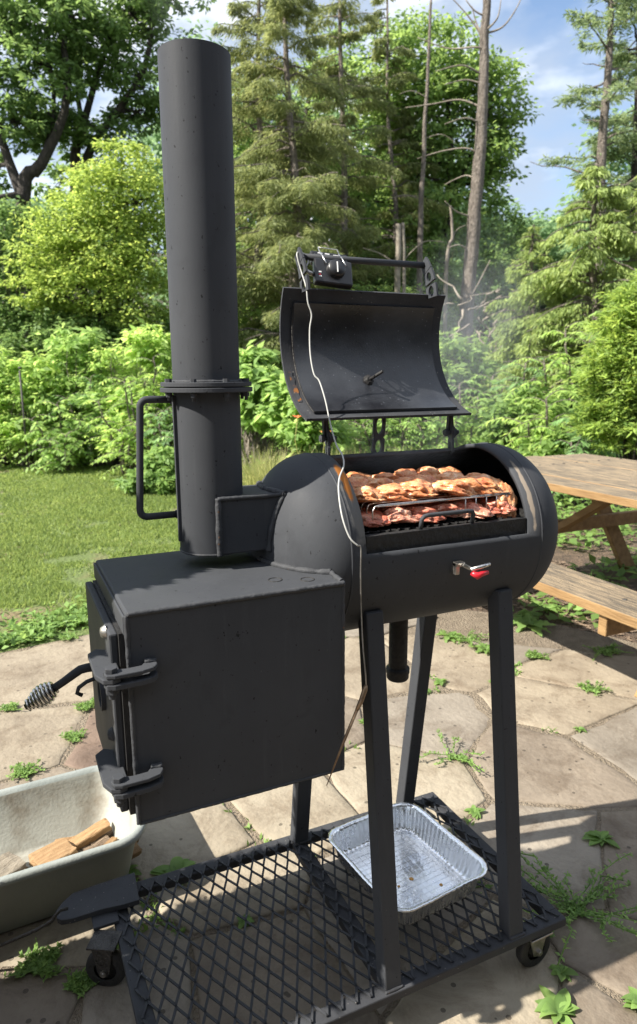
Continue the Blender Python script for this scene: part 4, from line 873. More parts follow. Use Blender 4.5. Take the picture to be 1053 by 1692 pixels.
def sumac(name, label, base, stems, lf, L_=.62, pairs=9, ll=.17, lw=.30, group='sumac saplings at the lawn edge', leaves=14, cat='shrub'):
    base = Vector(base); base.z = hill(base.x, base.y)-.03; t = thing(name, tuple(base), label, cat, group); mb = MB(); Q = []
    for (dx, dy, h) in stems:
        top = base+Vector((dx, dy, h)); P = wob(base+Vector((dx*.25, dy*.25, 0)), top, 8, .10*h, random.random()*40); mb.tube(P, [.028*(1-.7*i/8)+.004 for i in range(9)], 6, True)
        for k in range(leaves):
            f = 1-.78*(k/leaves)**1.1; p = Vector(P[min(8, int(f*8))]).lerp(Vector(P[min(8, int(f*8)+1)]), f*8-int(f*8)); a = k*2.4+random.uniform(-.4, .4); up_ = .75 if k < 3 else random.uniform(.15, .5)
            q, rp = compound(p, (math.cos(a), math.sin(a), up_), L_*random.uniform(.5, 1.2), random.randint(max(4, pairs-3), pairs+2), ll*random.uniform(.8, 1.15), lw); Q.append(q); mb.tube(rp, [.007*(1-i/len(rp))+.002 for i in range(len(rp))], 4, False)
    mb.build('stem', M_BARK_G, t, recalc=False); quads('foliage', np.concatenate(Q), lf, t); return t
def bush(name, label, base, blobs, lf, clumps, per, ln, wd, group='shrubs along the lawn edge', csize=.34, droop=.45, cat='shrub', shell=.5, nst=26):
    base = Vector(base); base.z = hill(base.x, base.y)-.03; t = thing(name, tuple(base), label, cat, group); mb = MB()
    V, cc = blob_leaves(blobs, clumps, per, ln, wd, csize, droop, shell)
    for i in rng.choice(len(cc), min(nst, len(cc)), replace=False): limb_mb(mb, base+Vector((random.uniform(-.15, .15), random.uniform(-.15, .15), 0)), Vector(cc[i]), .020, .005, .15, 5, 5)
    mb.build('stem', random.choice((M_BARK_D, M_BARK_G, M_DEAD)), t, recalc=False); quads('foliage', V, lf, t); return t
def B(px, py, d, rx, ry=None, rz=None):                 # a mass of foliage centred on a sight line at distance d
    p = at(px, py, d); k = d/FPX; return (tuple(p), (rx*k, (ry or rx)*k, (rz or rx)*k))
def foot(px, d): p = at(px, 616, d); return (p.x, p.y, hill(p.x, p.y))

# ------------------------------------------------------------------ far wood: each tree its own
far = [(-60,30,150,120),(130,34,120,100),(330,33,140,330),(470,34,150,290),(590,36,140,270),(700,37,140,240),(800,42,120,90),(870,46,95,62),(930,44,90,70),(985,40,100,95),(1080,36,150,240)]
FARW = ['behind the dark forked tree at the left edge', 'behind the yellow-green round tree', 'straight behind the chimney', 'behind the olive spruces', 'behind the lid handle', 'behind the tall bare trunk', 'right of the tall bare trunk, low on the skyline', 'in the gap of open sky, small', 'left of the right-hand pine, small', 'below the right-hand pine', 'at the right edge behind the pine']
for (px, d, wpx, hpx), wl in zip(far, FARW):
    k = d/FPX; cy_ = 430-hpx*.45; p = foot(px, d)
    bl = [B(px, cy_+hpx*.35, d, wpx*.75, wpx*.6, hpx*.45), B(px-wpx*.3, cy_, d, wpx*.5, wpx*.5, hpx*.45), B(px+wpx*.35, cy_+10, d+1, wpx*.5, wpx*.5, hpx*.42), B(px, cy_-hpx*.2, d, wpx*.5, wpx*.5, hpx*.4), B(px, 480, d-1, wpx*.8, wpx*.6, 70)]
    tree('distant_tree', 'distant leafy green tree '+wl, p, [([None, tuple(at(px, cy_, d))], .3, .08)], bl, LF_FAR, M_BARK_D, clumps=300, per=34, ln=.34, wd=.20, csize=.30, group='distant trees on the skyline', twigs=0)

# ------------------------------------------------------------------ left: dark forked tree and its neighbour
d = 21
tree('deciduous_tree', 'tall dark green forked tree at the left edge', foot(45, d), [([None, tuple(at(40, 330, d)), tuple(at(70, 270, d)), tuple(at(110, 150, d)), tuple(at(80, -40, d))], .26, .05), ([tuple(at(40, 335, d)), tuple(at(5, 240, d)), tuple(at(-30, 60, d))], .18, .05), ([tuple(at(42, 345, d)), tuple(at(25, 322, d-.6)), tuple(at(-60, 345, d-1.4))], .13, .05), ([tuple(at(60, 290, d)), tuple(at(88, 190, d+.5)), tuple(at(80, 60, d+.5))], .10, .03)],
     [B(70,110,d,70,70,55), B(20,60,d,60,60,50), B(100,30,d,80,60,40), B(30,200,d,60,60,40), B(80,205,d+1,55,60,40), B(-40,140,d,60,60,60), B(60,-40,d,90,80,50), B(-10,290,d+1,40,40,30)], LF_DARK, M_BARK_D, clumps=300, per=44, ln=.19, wd=.10, csize=.24, twigs=110)
d = 22.5
tree('deciduous_tree', 'dark green tree with two leaning stems behind the yellow-green tree', foot(140, d), [([None, tuple(at(125, 300, d)), tuple(at(140, 190, d)), tuple(at(190, 40, d))], .22, .05), ([tuple(at(120, 330, d)), tuple(at(150, 250, d)), tuple(at(240, 110, d)), tuple(at(250, 0, d))], .17, .04), ([tuple(at(150, 250, d)), tuple(at(128, 150, d)), tuple(at(150, 10, d))], .1, .03)],
     [B(180,60,d,70,60,50), B(235,130,d,55,50,45), B(215,20,d,75,60,40), B(130,110,d,50,50,40), B(165,215,d,60,50,40), B(225,185,d,40,40,35), B(250,-40,d,80,70,40), B(120,290,d+1,60,40,30)], LF_DARK, M_BARK_D, clumps=270, per=44, ln=.19, wd=.10, csize=.24, twigs=110)
d = 17.5
tree('round_tree', 'bright yellow-green round tree left of the chimney', foot(165, d), [([None, tuple(at(165, 520, d)), tuple(at(185, 400, d)), tuple(at(200, 290, d))], .11, .03), ([tuple(at(168, 540, d)), tuple(at(130, 450, d)), tuple(at(110, 370, d))], .07, .02)],
     [B(205,270,d,42,42,36), B(170,320,d,62,60,42), B(235,330,d,55,55,50), B(110,370,d,55,55,42), B(170,400,d,80,70,50), B(245,420,d,60,60,55), B(85,430,d,52,50,40), B(130,470,d,75,65,40), B(215,500,d,65,60,45), B(70,490,d,35,35,25)], LF_YEL, M_BARK_D, clumps=520, per=56, ln=.115, wd=.06, csize=.36, twigs=90, tr=.1, shell=.55)
d = 18.5
bush('dark_bush', 'dark green bush at the left edge, below the forked tree', foot(20, d), [B(20,380,d,55,50,50), B(-20,440,d,60,50,50), B(55,450,d,45,40,50), B(20,510,d,70,50,45), B(90,540,d,70,50,40), B(-30,540,d,60,50,40)], LF_DARK, 260, 46, .15, .08)  # bush in the darker green leaf colour
d = 17.6
bush('dark_bush', 'dark undergrowth below the yellow-green round tree', foot(200, d), [B(150,545,d,80,50,30), B(245,555,d,60,50,35), B(60,575,d,60,50,30)], LF_DARK, 170, 46, .15, .08)

# ------------------------------------------------------------------ centre: spruces
SP = [(493,18.5,470,-60,.17,2.3,66,'nearest the lid handle'),(420,20,430,-90,.15,2.2,60,'just right of the chimney'),(575,21.5,560,-80,.15,2.0,56,'behind the thermometer'),(655,23,640,-10,.12,1.7,46,'left of the thin straight trunk')]
for px, d, tx, ty, r0, L0, nb, w_l in SP:
    conifer('spruce_tree', 'ragged olive-green spruce with bare grey trunk '+w_l, foot(px, d), tuple(at(tx, ty, d)), LF_SPR, M_BARK_G, r0=r0, L0=L0, nb=int(nb*1.25), z0=.14, dead=16, per=900, needle=(.13,.024), droop=.75, Lp=.55, minr=.4)
d = 24
tree('deciduous_tree', 'broad mid-green leafy tree behind the tall bare trunk', foot(735, d), [([None, tuple(at(740, 380, d)), tuple(at(745, 240, d)), tuple(at(730, 100, d))], .2, .05), ([tuple(at(742, 330, d)), tuple(at(790, 230, d)), tuple(at(820, 150, d))], .1, .03)],
     [B(700,90,d,62,60,50), B(640,170,d,55,55,50), B(760,120,d,60,60,50), B(700,190,d,75,70,50), B(800,160,d,60,60,45), B(830,215,d,45,45,40), B(770,250,d,65,60,45), B(690,290,d,70,60,50), B(640,260,d,50,50,50), B(800,300,d,40,40,40), B(740,360,d,70,60,45), B(660,390,d,60,60,45), B(590,330,d+1,60,60,60)], LF_MID, M_BARK_D, clumps=560, per=50, ln=.19, wd=.10, csize=.32, twigs=120)
d = 19.5
bush('undergrowth_bush', 'mid green undergrowth on the bank behind the lid', foot(560, d), [B(440,540,d,70,50,45), B(530,560,d,70,50,50), B(620,520,d,60,50,50), B(690,540,d,60,50,50), B(480,610,d-1,90,50,40), B(600,610,d-1,90,50,40)], LF_MID, 330, 48, .14, .075)
d = 21.5
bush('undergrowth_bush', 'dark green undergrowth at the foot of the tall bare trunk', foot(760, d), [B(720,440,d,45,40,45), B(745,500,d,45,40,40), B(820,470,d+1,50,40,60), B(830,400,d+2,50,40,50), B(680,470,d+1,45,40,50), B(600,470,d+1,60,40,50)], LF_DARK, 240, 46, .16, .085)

d = 25.5
tree('deciduous_tree', 'light green leafy tree between and behind the ragged spruces', foot(500, d), [([None, tuple(at(505, 400, d)), tuple(at(500, 240, d)), tuple(at(520, 120, d))], .2, .05)],
     [B(430,300,d,60,60,55), B(520,180,d,60,60,60), B(470,400,d,70,60,55), B(560,300,d,60,60,60), B(600,430,d,70,60,50), B(520,470,d,80,60,50), B(410,450,d,60,60,60), B(560,120,d,45,45,45), B(640,90,d,45,45,45), B(400,180,d,50,50,60)], LF_MID, M_BARK_D, clumps=380, per=48, ln=.20, wd=.10, csize=.32, twigs=60)
# tall bare trunk with dead side limbs
def snag(name, label, pts, r0, r1, limbs, group=None, m=M_BARK_G):
    p0 = Vector(pts[0]); p0.z = hill(p0.x, p0.y)-.15; t = thing(name, tuple(p0), label, 'tree trunk', group)
    P = smooth([p0]+[Vector(p) for p in pts[1:]], 8); n = len(P)-1; P = [p+Vector((mnoise.noise((i*.3, r0*77, 1)), mnoise.noise((i*.3, r0*77, 4)), 0))*r0*.25 for i, p in enumerate(P)]
    MB().tube(P, [(r0+(r1-r0)*i/n)*(1+.10*mnoise.noise((i*.7, 3, r0*10)))*(1+.6*max(0, 1-i/4)**2) for i in range(n+1)], 14).build('trunk', m, t, recalc=False)
    for k, lp in enumerate(limbs):
        q = [Vector(p) for p in lp]; w = smooth(q, 5); m_ = len(w)-1
        MB().tube(w, [r1*.27*(1-.8*i/m_)+.005 for i in range(m_+1)], 7).build('bare_limb', M_DEAD, t, recalc=False)
    return t
d = 19
A = lambda x, y, dd=0: tuple(at(x, y, d+dd))
snag('bare_trunk', 'tall bare grey trunk with dead side limbs right of the lid', [foot(768, d), A(775, 480), A(787, 330), A(796, 180), A(801, 60), A(806, -60)], .215, .085,
     [[A(790,300), A(770,290,.2), A(735,305,.3)], [A(793,255), A(770,245), A(730,250,.2), A(690,262,.3)], [A(796,205), A(770,195,-.2), A(735,205,-.3)], [A(797,178), A(760,165,.2), A(715,172,.4), A(670,178,.5)], [A(799,140), A(770,132), A(735,140,-.3)], [A(800,126), A(765,108,-.2), A(720,118,-.3)], [A(801,80), A(780,78), A(740,80,.3), A(690,62,.4)], [A(802,78), A(790,50), A(770,22), A(745,-5)], [A(803,70), A(788,40,.3), A(780,10,.3)], [A(804,55), A(830,45), A(850,20), A(865,-10)], [A(804,50), A(822,30,-.3), A(828,0,-.3)], [A(805,28), A(785,18), A(770,0)], [A(782,420), A(760,405,-.2), A(740,410,-.3)], [A(786,360), A(755,350,-.2), A(735,332,-.3)], [A(772,500,-.3), A(790,470,-.5), A(810,430,-.6)]])
d = 20
snag('thin_trunk', 'thin straight bare trunk left of the tall bare trunk', [foot(694, d), A(694, 430), A(698, 300), A(706, 150), A(712, 0)], .10, .03, [[A(696,330), A(670,322), A(640,330)], [A(700,230), A(730,222), A(755,238)], [A(704,160), A(680,150), A(660,156)]])
d = 18.2
snag('broken_stump', 'pale broken-off trunk behind the lid handle, left of a pair', [foot(657, d), A(657, 470), A(659, 370)], .085, .07, [[A(658,440), A(630,420), A(600,410)]], 'broken trunks behind the lid handle', M_DEAD)
snag('broken_stump', 'pale broken-off trunk behind the lid handle, right of a pair', [foot(668, d), A(668, 470), A(666, 368)], .05, .04, [[A(667,430), A(700,400), A(735,400)]], 'broken trunks behind the lid handle', M_DEAD)
d = 18.8
snag('leaning_trunk', 'crooked dead sapling leaning between the thin trunk and the tall trunk', [foot(735, d), A(738, 440), A(748, 390), A(744, 340)], .06, .03, [[A(745,400), A(755,380), A(770,372)]], None, M_DEAD)
# fallen branches heaped at the foot of the tall trunk
d = 16.8
bp_ = thing('brush_pile', foot(800, d), 'heap of pale fallen branches below the tall bare trunk', 'brush pile')
for k in range(22):
    a = (random.uniform(735, 850), random.uniform(480, 560)); c = (a[0]+random.uniform(-80, 80), a[1]+random.uniform(-55, 70))
    p, q = at(*a, d+random.uniform(-.8, .8)), at(*c, d+random.uniform(-.8, .8)); w = wob(p, q, 6, .12, k*3.1); r_ = random.uniform(.010, .035)
    MB().tube(w, [r_*(1-.7*i/6)+.003 for i in range(7)], 5).build('fallen_branch', M_DEAD, bp_, recalc=False)

# ------------------------------------------------------------------ right: pines, drooping spruce
d = 22
conifer('pine_tree', 'tall thin pine with sparse needles against the sky at the upper right', foot(985, d), tuple(at(1012, -130, d)), LF_PINE, M_BARK_G, r0=.24, L0=2.1, nb=44, z0=.42, dead=14, per=300, needle=(.18,.035), droop=.15, Lp=.35, minr=.3, sparse=.12, group='pines at the upper right')
d = 23.5
conifer('pine_tree', 'darker pine at the right edge of the picture behind the thin pine', foot(1045, d), tuple(at(1062, -160, d)), LF_PINE, M_BARK_D, r0=.2, L0=2.2, nb=60, z0=.40, dead=8, per=340, needle=(.18,.04), droop=.2, Lp=.35, minr=.4, group='pines at the upper right')
d = 15
conifer('drooping_spruce', 'light yellow-green drooping spruce behind the sumac on the right', foot(985, d), tuple(at(985, 270, d)), LF_SPR2, M_BARK_G, r0=.14, L0=2.6, nb=90, z0=.08, dead=26, per=520, needle=(.13,.034), droop=.95, Lp=.75, minr=.25, group='drooping spruces on the right')
d = 16
conifer('drooping_spruce', 'smaller yellow-green drooping spruce right of the brush pile', foot(885, d), tuple(at(882, 372, d)), LF_SPR2, M_BARK_G, r0=.1, L0=1.7, nb=70, z0=.08, dead=12, per=480, needle=(.13,.034), droop=.9, Lp=.8, minr=.2, group='drooping spruces on the right')
conifer('drooping_spruce', 'drooping spruce cut by the right edge of the picture', foot(1085, d-1), tuple(at(1085, 250, d-1)), LF_SPR2, M_BARK_G, r0=.12, L0=2.2, nb=70, z0=.08, dead=12, per=480, needle=(.13,.034), droop=.9, Lp=.8, minr=.2, group='drooping spruces on the right')

# ------------------------------------------------------------------ sumac and shrubs along the lawn edge
SUM = [(1000,10.5,[(0,0,2.75),(-.25,.1,2.3),(.3,-.1,2.4)],'tallest, in front of the drooping spruce'),(930,10.8,[(0,0,2.45),(-.3,.1,2.0),(.2,-.1,1.9)],'with fronds against the drooping spruce'),(868,11.2,[(0,0,1.95),(-.25,0,1.6),(.25,.1,1.7)],'right of the open lid'),(815,12,[(0,0,1.75),(-.3,0,1.4),(.2,0,1.5)],'next to the lid corner, in the smoke'),(905,9.6,[(0,0,1.45),(.25,.1,1.15),(-.25,.05,1.1)],'low, behind the right end of the barrel'),(970,9.2,[(0,0,1.2),(.2,.1,.95),(-.2,0,.9)],'low, behind the picnic table top')]
for kk, (px, d, st_, wl) in enumerate(SUM):
    sumac('sumac_shrub', 'green sumac with long feathery leaves, '+wl, foot(px, d), st_, (LF_SUMAC, LF_SUM2, LF_SUM3)[kk % 3], L_=.66, pairs=11, ll=.165, lw=.26, leaves=15)
d = 8.6
bush('yew_bush', 'dense yellow-green yew bush at the right edge', foot(1075, d), [B(1050,560,d,62,60,50), B(1070,500,d,60,50,40), B(1030,620,d,60,60,50), B(1060,680,d,70,60,50), B(1010,690,d,42,45,45), B(1090,600,d,70,60,70)], LF_YEW, 620, 60, .10, .026, csize=.24, droop=.1, group='evergreens on the right', shell=.6)
LFS = [(30,13.6,.9,'at the left edge of the lawn'),(90,13.4,1.15,'just right of the metal post'),(150,13.2,1.0,'below the yellow-green tree'),(205,12.8,1.35,'left of the chimney handle'),(255,12.4,1.25,'seen through the chimney handle'),(300,12.0,1.0,'directly behind the chimney')]
for kk, (px, d, h, wl) in enumerate(LFS):
    d += (.0, -.5, .3, -.4, .2, 0)[kk]; h *= (.9, .7, 1.1, .8, 1.05, .9)[kk]
    sumac('leafy_sapling', 'light green leafy sapling by the lawn, '+wl, foot(px, d), [(0,0,h*1.6),(-.45,.1,h*1.25),(.4,-.1,h*1.2),(.1,-.35,h*.9),(-.2,-.4,h*.8)], (LF_SUM2, LF_SUMAC, LF_SUM3)[kk % 3], L_=.52, pairs=8, ll=random.uniform(.10, .17), lw=.40, leaves=13, group='saplings at the back of the lawn')
for px, d, wl in ((-10,13.9,'at the far left of the lawn edge'),(60,14.2,'behind the metal post'),(125,14.0,'left half of the lawn edge'),(190,13.8,'middle of the lawn edge'),(250,13.4,'beside the chimney')):
    bush('leafy_shrub', 'fresh green broad-leaved shrub '+wl, foot(px, d), [B(px+random.uniform(-15,15),590+random.uniform(-20,40),d,38,40,34), B(px-28,655+random.uniform(-20,20),d,40,40,36), B(px+28,660+random.uniform(-20,20),d-.3,36,40,36), B(px+random.uniform(-20,20),722,d-.5,56,50,32)], random.choice((LF_SUM2, LF_SUMAC, LF_SUM3)), 120, 44, *random.choice(((.09, .05), (.12, .06), (.16, .08), (.19, .07))), csize=.32)
d = 12.2
bush('lawn_edge_cover', 'low leafy plants at the lawn edge seen through the chimney handle', foot(255, 10.6), [B(262,790,10.6,45,45,22), B(230,800,10.4,25,25,10), B(280,760,10.9,35,35,30)], LF_WEED, 120, 36, .12, .07)
for px, d, py, w_, wl in ((430,10.2,655,45,'right of the chimney base'),(480,9.8,670,42,'left of the lid'),(520,9.4,690,34,'under the left lid corner'),(415,10.8,620,30,'beside the chimney flange')):
    bush('pokeweed', 'light green large-leaved plant '+wl, foot(px, d), [B(px,py-25,d,w_*.8,w_*.8,w_*.6), B(px-12,py+20,d,w_*.8,w_*.8,w_*.7), B(px+16,py+30,d,w_*.8,w_*.8,w_*.7)], LF_SUMAC, 70, 26, .19, .095, csize=.45)
for px, d, h, wl in ((640,10.5,1.0,'below the middle of the lid'),(700,10.8,1.05,'right of the middle lid hinge'),(760,11,1.25,'behind the right lid hinge'),(590,10.6,1.1,'between the left and middle lid hinges')):
    sumac('leafy_sapling', 'light green leafy sapling '+wl, foot(px, d), [(0,0,h*1.3),(-.35,.1,h*1.05),(.3,-.1,h)], LF_SUMAC, L_=.5, pairs=8, ll=random.uniform(.10, .16), lw=.38, leaves=15, group='saplings behind the lid')
d = 12.5
bush('leafy_shrub', 'dark leafy mass behind the barrel opening', foot(660, d), [B(430,690,d,60,50,45), B(540,650,d,80,50,60), B(640,640,d,80,50,70), B(740,620,d,70,50,70), B(560,720,d-.5,80,50,40), B(700,710,d-.5,80,50,45)], LF_MID, 300, 44, .16, .085)
d = 11
bush('leafy_shrub', 'green shrub mass behind the picnic table', foot(930, d), [B(850,690,d,60,50,45), B(930,700,d-.5,60,50,45), B(1000,730,d-1,60,50,40), B(900,740,d-1.5,50,50,25), B(980,650,d,50,50,50)], LF_MID, 220, 44, .15, .08)

# tall dry grass and day lilies beside the barrel
tg = thing('tall_grass', foot(450, 8.2), 'clump of tall straw-green grass behind the barrel end', 'grass clump'); Q = []
def blades(cx, cy, z0, n, spread, h, w, lean=.5):
    a = rng.random(n)*2*np.pi; r_ = np.abs(rng.normal(size=n))*spread; C = np.stack([cx+r_*np.cos(a), cy+r_*np.sin(a), np.full(n, z0)], 1); hh = h*rng.uniform(.5, 1.1, n); d0 = np.stack([np.cos(a), np.sin(a), np.zeros(n)], 1)
    le = lean*rng.uniform(.1, 1, n); M1 = C+d0*(hh*le*.25)[:, None]+np.array([0, 0, .6])*hh[:, None]; T = C+d0*(hh*le)[:, None]+np.array([0, 0, 1.0])*(hh*(1-.35*le))[:, None]
    s = np.stack([-np.sin(a+rng.normal(size=n)*.8), np.cos(a), np.zeros(n)], 1)*w/2
    return np.concatenate([np.stack([C-s, C+s, M1+s*.8, M1-s*.8], 1), np.stack([M1-s*.8, M1+s*.8, T+s*.08, T-s*.08], 1)])
for px, d, n, h in ((445,8.2,500,.95),(480,8.0,420,.85),(420,8.6,360,.9),(540,8.4,380,.95),(590,8.6,320,.9),(660,8.8,300,.9),(720,8.6,300,.9),(770,8.8,300,.85),(510,8.2,300,.8)):
    f_ = foot(px, d); Q.append(blades(f_[0], f_[1], f_[2]-.02, n, .22, h, .014, .55))
quads('blades', np.concatenate(Q), LF_STRAW, tg)
lil = [(538,716,7.8,'lower, beside the left lid hinge'),(492,690,8.0,'upper, half hidden by the lid corner')]
for px, py, d, wl in lil:
    f_ = foot(px-6, d); t = thing('day_lily', f_, 'orange day lily bloom on a thin stalk, '+wl, 'flower', 'day lilies by the barrel'); top = at(px, py, d)
    MB().tube(wob(f_, top, 5, .06, px), .005, 5).build('stalk', LF_STRAW, t)
    for k in range(6):
        a = k*math.pi/3; dv = Vector((math.cos(a), math.sin(a), .5)).normalized(); sd_ = dv.cross(Vector((0, 0, 1))).normalized()
        m1 = top+dv*.045; MB().add([top, m1+sd_*.014, top+dv*.085+Vector((0, 0, -.012)), m1-sd_*.014], [(0, 1, 2, 3)]).build('petal', LF_GOLD, t, recalc=False)
# thin metal post in the shrubs
q0 = foot(33, 12.9); MBp = MB().tube([(q0[0], q0[1], 0), (q0[0], q0[1], at(33, 612, 12.9).z)], .018, 10); MBp.tube([(q0[0]+.01, q0[1], at(33, 608, 12.9).z-.02), (q0[0]+.01, q0[1], at(33, 606, 12.9).z)], .03, 10)
tag(MBp.build('metal_post', M_IRON), 'thin grey metal post among the shrubs at the left', 'post')

# ------------------------------------------------------------------ lawn grass and ground cover
def scatter(n, fx, fy, keep=lambda x, y: True):
    out = []
    for _ in range(n*4):
        x, y = fx(), fy()
        if keep(x, y): out.append((x, y))
        if len(out) >= n: break
    return np.array(out)
nb_ = 190000
u = rng.random(nb_); dd_ = 4.8*(13.6/4.8)**(u**.9); ang = rng.uniform(-.52, .20, nb_); gx = CAM.x+dd_*(math.sin(YAW)+np.tan(ang)*math.cos(YAW)); gy = CAM.y+dd_*(math.cos(YAW)-np.tan(ang)*math.sin(YAW))
bare = np.array([mnoise.noise((a*1.3, b_*1.3, 4.0))+.5*mnoise.noise((a*4, b_*4, 1.0)) for a, b_ in zip(gx, gy)])
near = np.clip((5.6-gy)/1.6, 0, 1); edge_y = np.interp(gx, [e_[0] for e_ in EDGE[:6]], [e_[1] for e_ in EDGE[:6]])
ok = (bare > -.42+.40*near+rng.normal(size=nb_)*.12) & (gx < 3.0) & (gx > -3) & (gy > edge_y+.02); gx, gy = gx[ok], gy[ok]; n = len(gx)
a = rng.random(n)*2*np.pi; hh = rng.uniform(.022, .05, n)*(1+.4*np.array([mnoise.noise((p*.9, q*.9, 7)) for p, q in zip(gx, gy)])); C = np.stack([gx, gy, np.full(n, -.012)], 1); ww = .0045+.0011*(gy-3); s = np.stack([np.cos(a), np.sin(a), np.zeros(n)], 1)*ww[:, None]
ld = rng.normal(size=(n, 3))*.5; ld[:, 2] = 1; quads_t = np.stack([C-s, C+s, C+ld*hh[:, None]], 1)
go = quads('lawn_grass', quads_t, LF_GRASS, None, 3); tag(go, 'short mown grass of the lawn', kind='stuff')
# clover and plantain along the patio edge
n = 5200; x = rng.uniform(-.9, 2.2, n); y = np.interp(x, [e_[0] for e_ in EDGE[:6]], [e_[1] for e_ in EDGE[:6]])+.02+np.abs(rng.normal(size=n))*.26+rng.random(n)*.12
nz_ = np.array([mnoise.noise((p*2.2, q*2.2, 9)) for p, q in zip(x, y)]); k_ = nz_ > -.12; x, y = x[k_], y[k_]; n = len(x)
Vv = leafquads(np.stack([x, y, rng.uniform(-.01, .035, n)], 1), np.stack([rng.normal(size=n), rng.normal(size=n), rng.uniform(.05, .7, n)], 1), np.stack([rng.normal(size=n)*.4, rng.normal(size=n)*.4, np.ones(n)], 1), rng.uniform(.03, .085, n), rng.uniform(.018, .045, n))
tag(quads('edge_weeds', Vv, LF_WEED), 'leafy weeds carpeting the lawn edge at the patio', kind='stuff')
# weeds and plants on the ground right of the patio
n = 9000; x = rng.uniform(2.2, 7.0, n); y = rng.uniform(1.2, 8.5, n); nz_ = np.array([mnoise.noise((p*1.6, q*1.6, 3)) for p, q in zip(x, y)])+.22*(y-3.0); k_ = (nz_ > .02) & (x*.8+y > 4.9); x, y = x[k_], y[k_]; n = len(x); hz_ = np.clip((y-2.4)*.10, .03, .55)*rng.random(n)
Vv = leafquads(np.stack([x, y, hz_], 1), np.stack([rng.normal(size=n), rng.normal(size=n), rng.uniform(-.3, .5, n)], 1), np.stack([rng.normal(size=n)*.4, rng.normal(size=n)*.4, np.ones(n)], 1), rng.uniform(.06, .15, n), rng.uniform(.04, .09, n))
tag(quads('bed_weeds', Vv, LF_WEED), 'light green leafy ground cover beyond the picnic table', kind='stuff')
# undergrowth carpet on the wooded bank
n = 60000; dd_ = rng.uniform(13.6, 34, n); ang = rng.uniform(-.62, .62, n); x = CAM.x+dd_*(math.sin(YAW)+np.tan(ang)*math.cos(YAW)); y = CAM.y+dd_*(math.cos(YAW)-np.tan(ang)*math.sin(YAW)); z = np.array([hill(p, q) for p, q in zip(x, y)])+rng.random(n)**2*.9
Vv = leafquads(np.stack([x, y, z], 1), rng.normal(size=(n, 3)), np.stack([rng.normal(size=n)*.5, rng.normal(size=n)*.5, np.ones(n)], 1), rng.uniform(.12, .3, n), rng.uniform(.06, .16, n))
tag(quads('forest_undergrowth', Vv, LF_MID), 'low leafy undergrowth covering the wooded bank', kind='stuff')
# mulch chips
ck = []
for _ in range(2600):
    x, y = random.uniform(2.4, 4.6), random.uniform(.6, 3.6); a = random.uniform(0, 3.14); l_ = random.uniform(.012, .04); c_, s__ = math.cos(a)*l_, math.sin(a)*l_; w = .25; zt = -.01+random.random()*.012
    ck.append([(x-c_-s__*w, y-s__+c_*w, zt), (x+c_-s__*w, y+s__+c_*w, zt+random.uniform(-.006, .012)), (x+c_+s__*w, y+s__-c_*w, zt), (x-c_+s__*w, y-s__-c_*w, zt+.004)])
ck = [q for q in ck if not inside(q[0][:2], pp)]
tag(quads('mulch_chips', np.array(ck), M_WOOD2), 'brown wood chips strewn below the picnic bench', kind='stuff')
# crumbs of soil and gravel in the patio joints
gv = []
for _ in range(5200):
    (a, b_) = random.choice(JOINTS); t_ = random.random(); x, y = a[0]+(b_[0]-a[0])*t_+random.gauss(0, .014), a[1]+(b_[1]-a[1])*t_+random.gauss(0, .014)
    if not (-.9 < x < 3.2 and -.9 < y < 3.6): continue
    r_ = random.uniform(.003, .009); a2 = random.uniform(0, 6.28); z0 = -.016
    gv += [[(x+r_*math.cos(a2+k), y+r_*math.sin(a2+k), z0), (x+r_*math.cos(a2+k+1.57), y+r_*math.sin(a2+k+1.57), z0), (x, y, z0+r_*1.1)] for k in (0, 1.57, 3.14, 4.71)]
tag(quads('joint_gravel', np.array(gv), M_SOIL, None, 3), 'brown crumbs of soil in the patio joints', kind='stuff')

n_ = 0; Cj, Dj, Nj, lj = [], [], [], []
while n_ < 2600:
    (a, b_) = random.choice(JOINTS); t_ = random.random(); x, y = a[0]+(b_[0]-a[0])*t_, a[1]+(b_[1]-a[1])*t_; n_ += 1
    if not (-.9 < x < 3.4 and .3 < y < 3.6) or mnoise.noise((x*2.1, y*2.1, 6)) < .12: continue
    for q in range(4): Cj.append((x+random.gauss(0, .016), y+random.gauss(0, .016), -.006)); Dj.append((random.gauss(0, 1), random.gauss(0, 1), random.uniform(.2, 1.2))); Nj.append((random.gauss(0, .5), random.gauss(0, .5), 1)); lj.append(random.uniform(.012, .04))
lj = np.array(lj); tag(quads('joint_moss', leafquads(np.array(Cj), np.array(Dj), np.array(Nj), lj, lj*.4), LF_WEED), 'tiny green seedlings in the patio joints', kind='stuff')

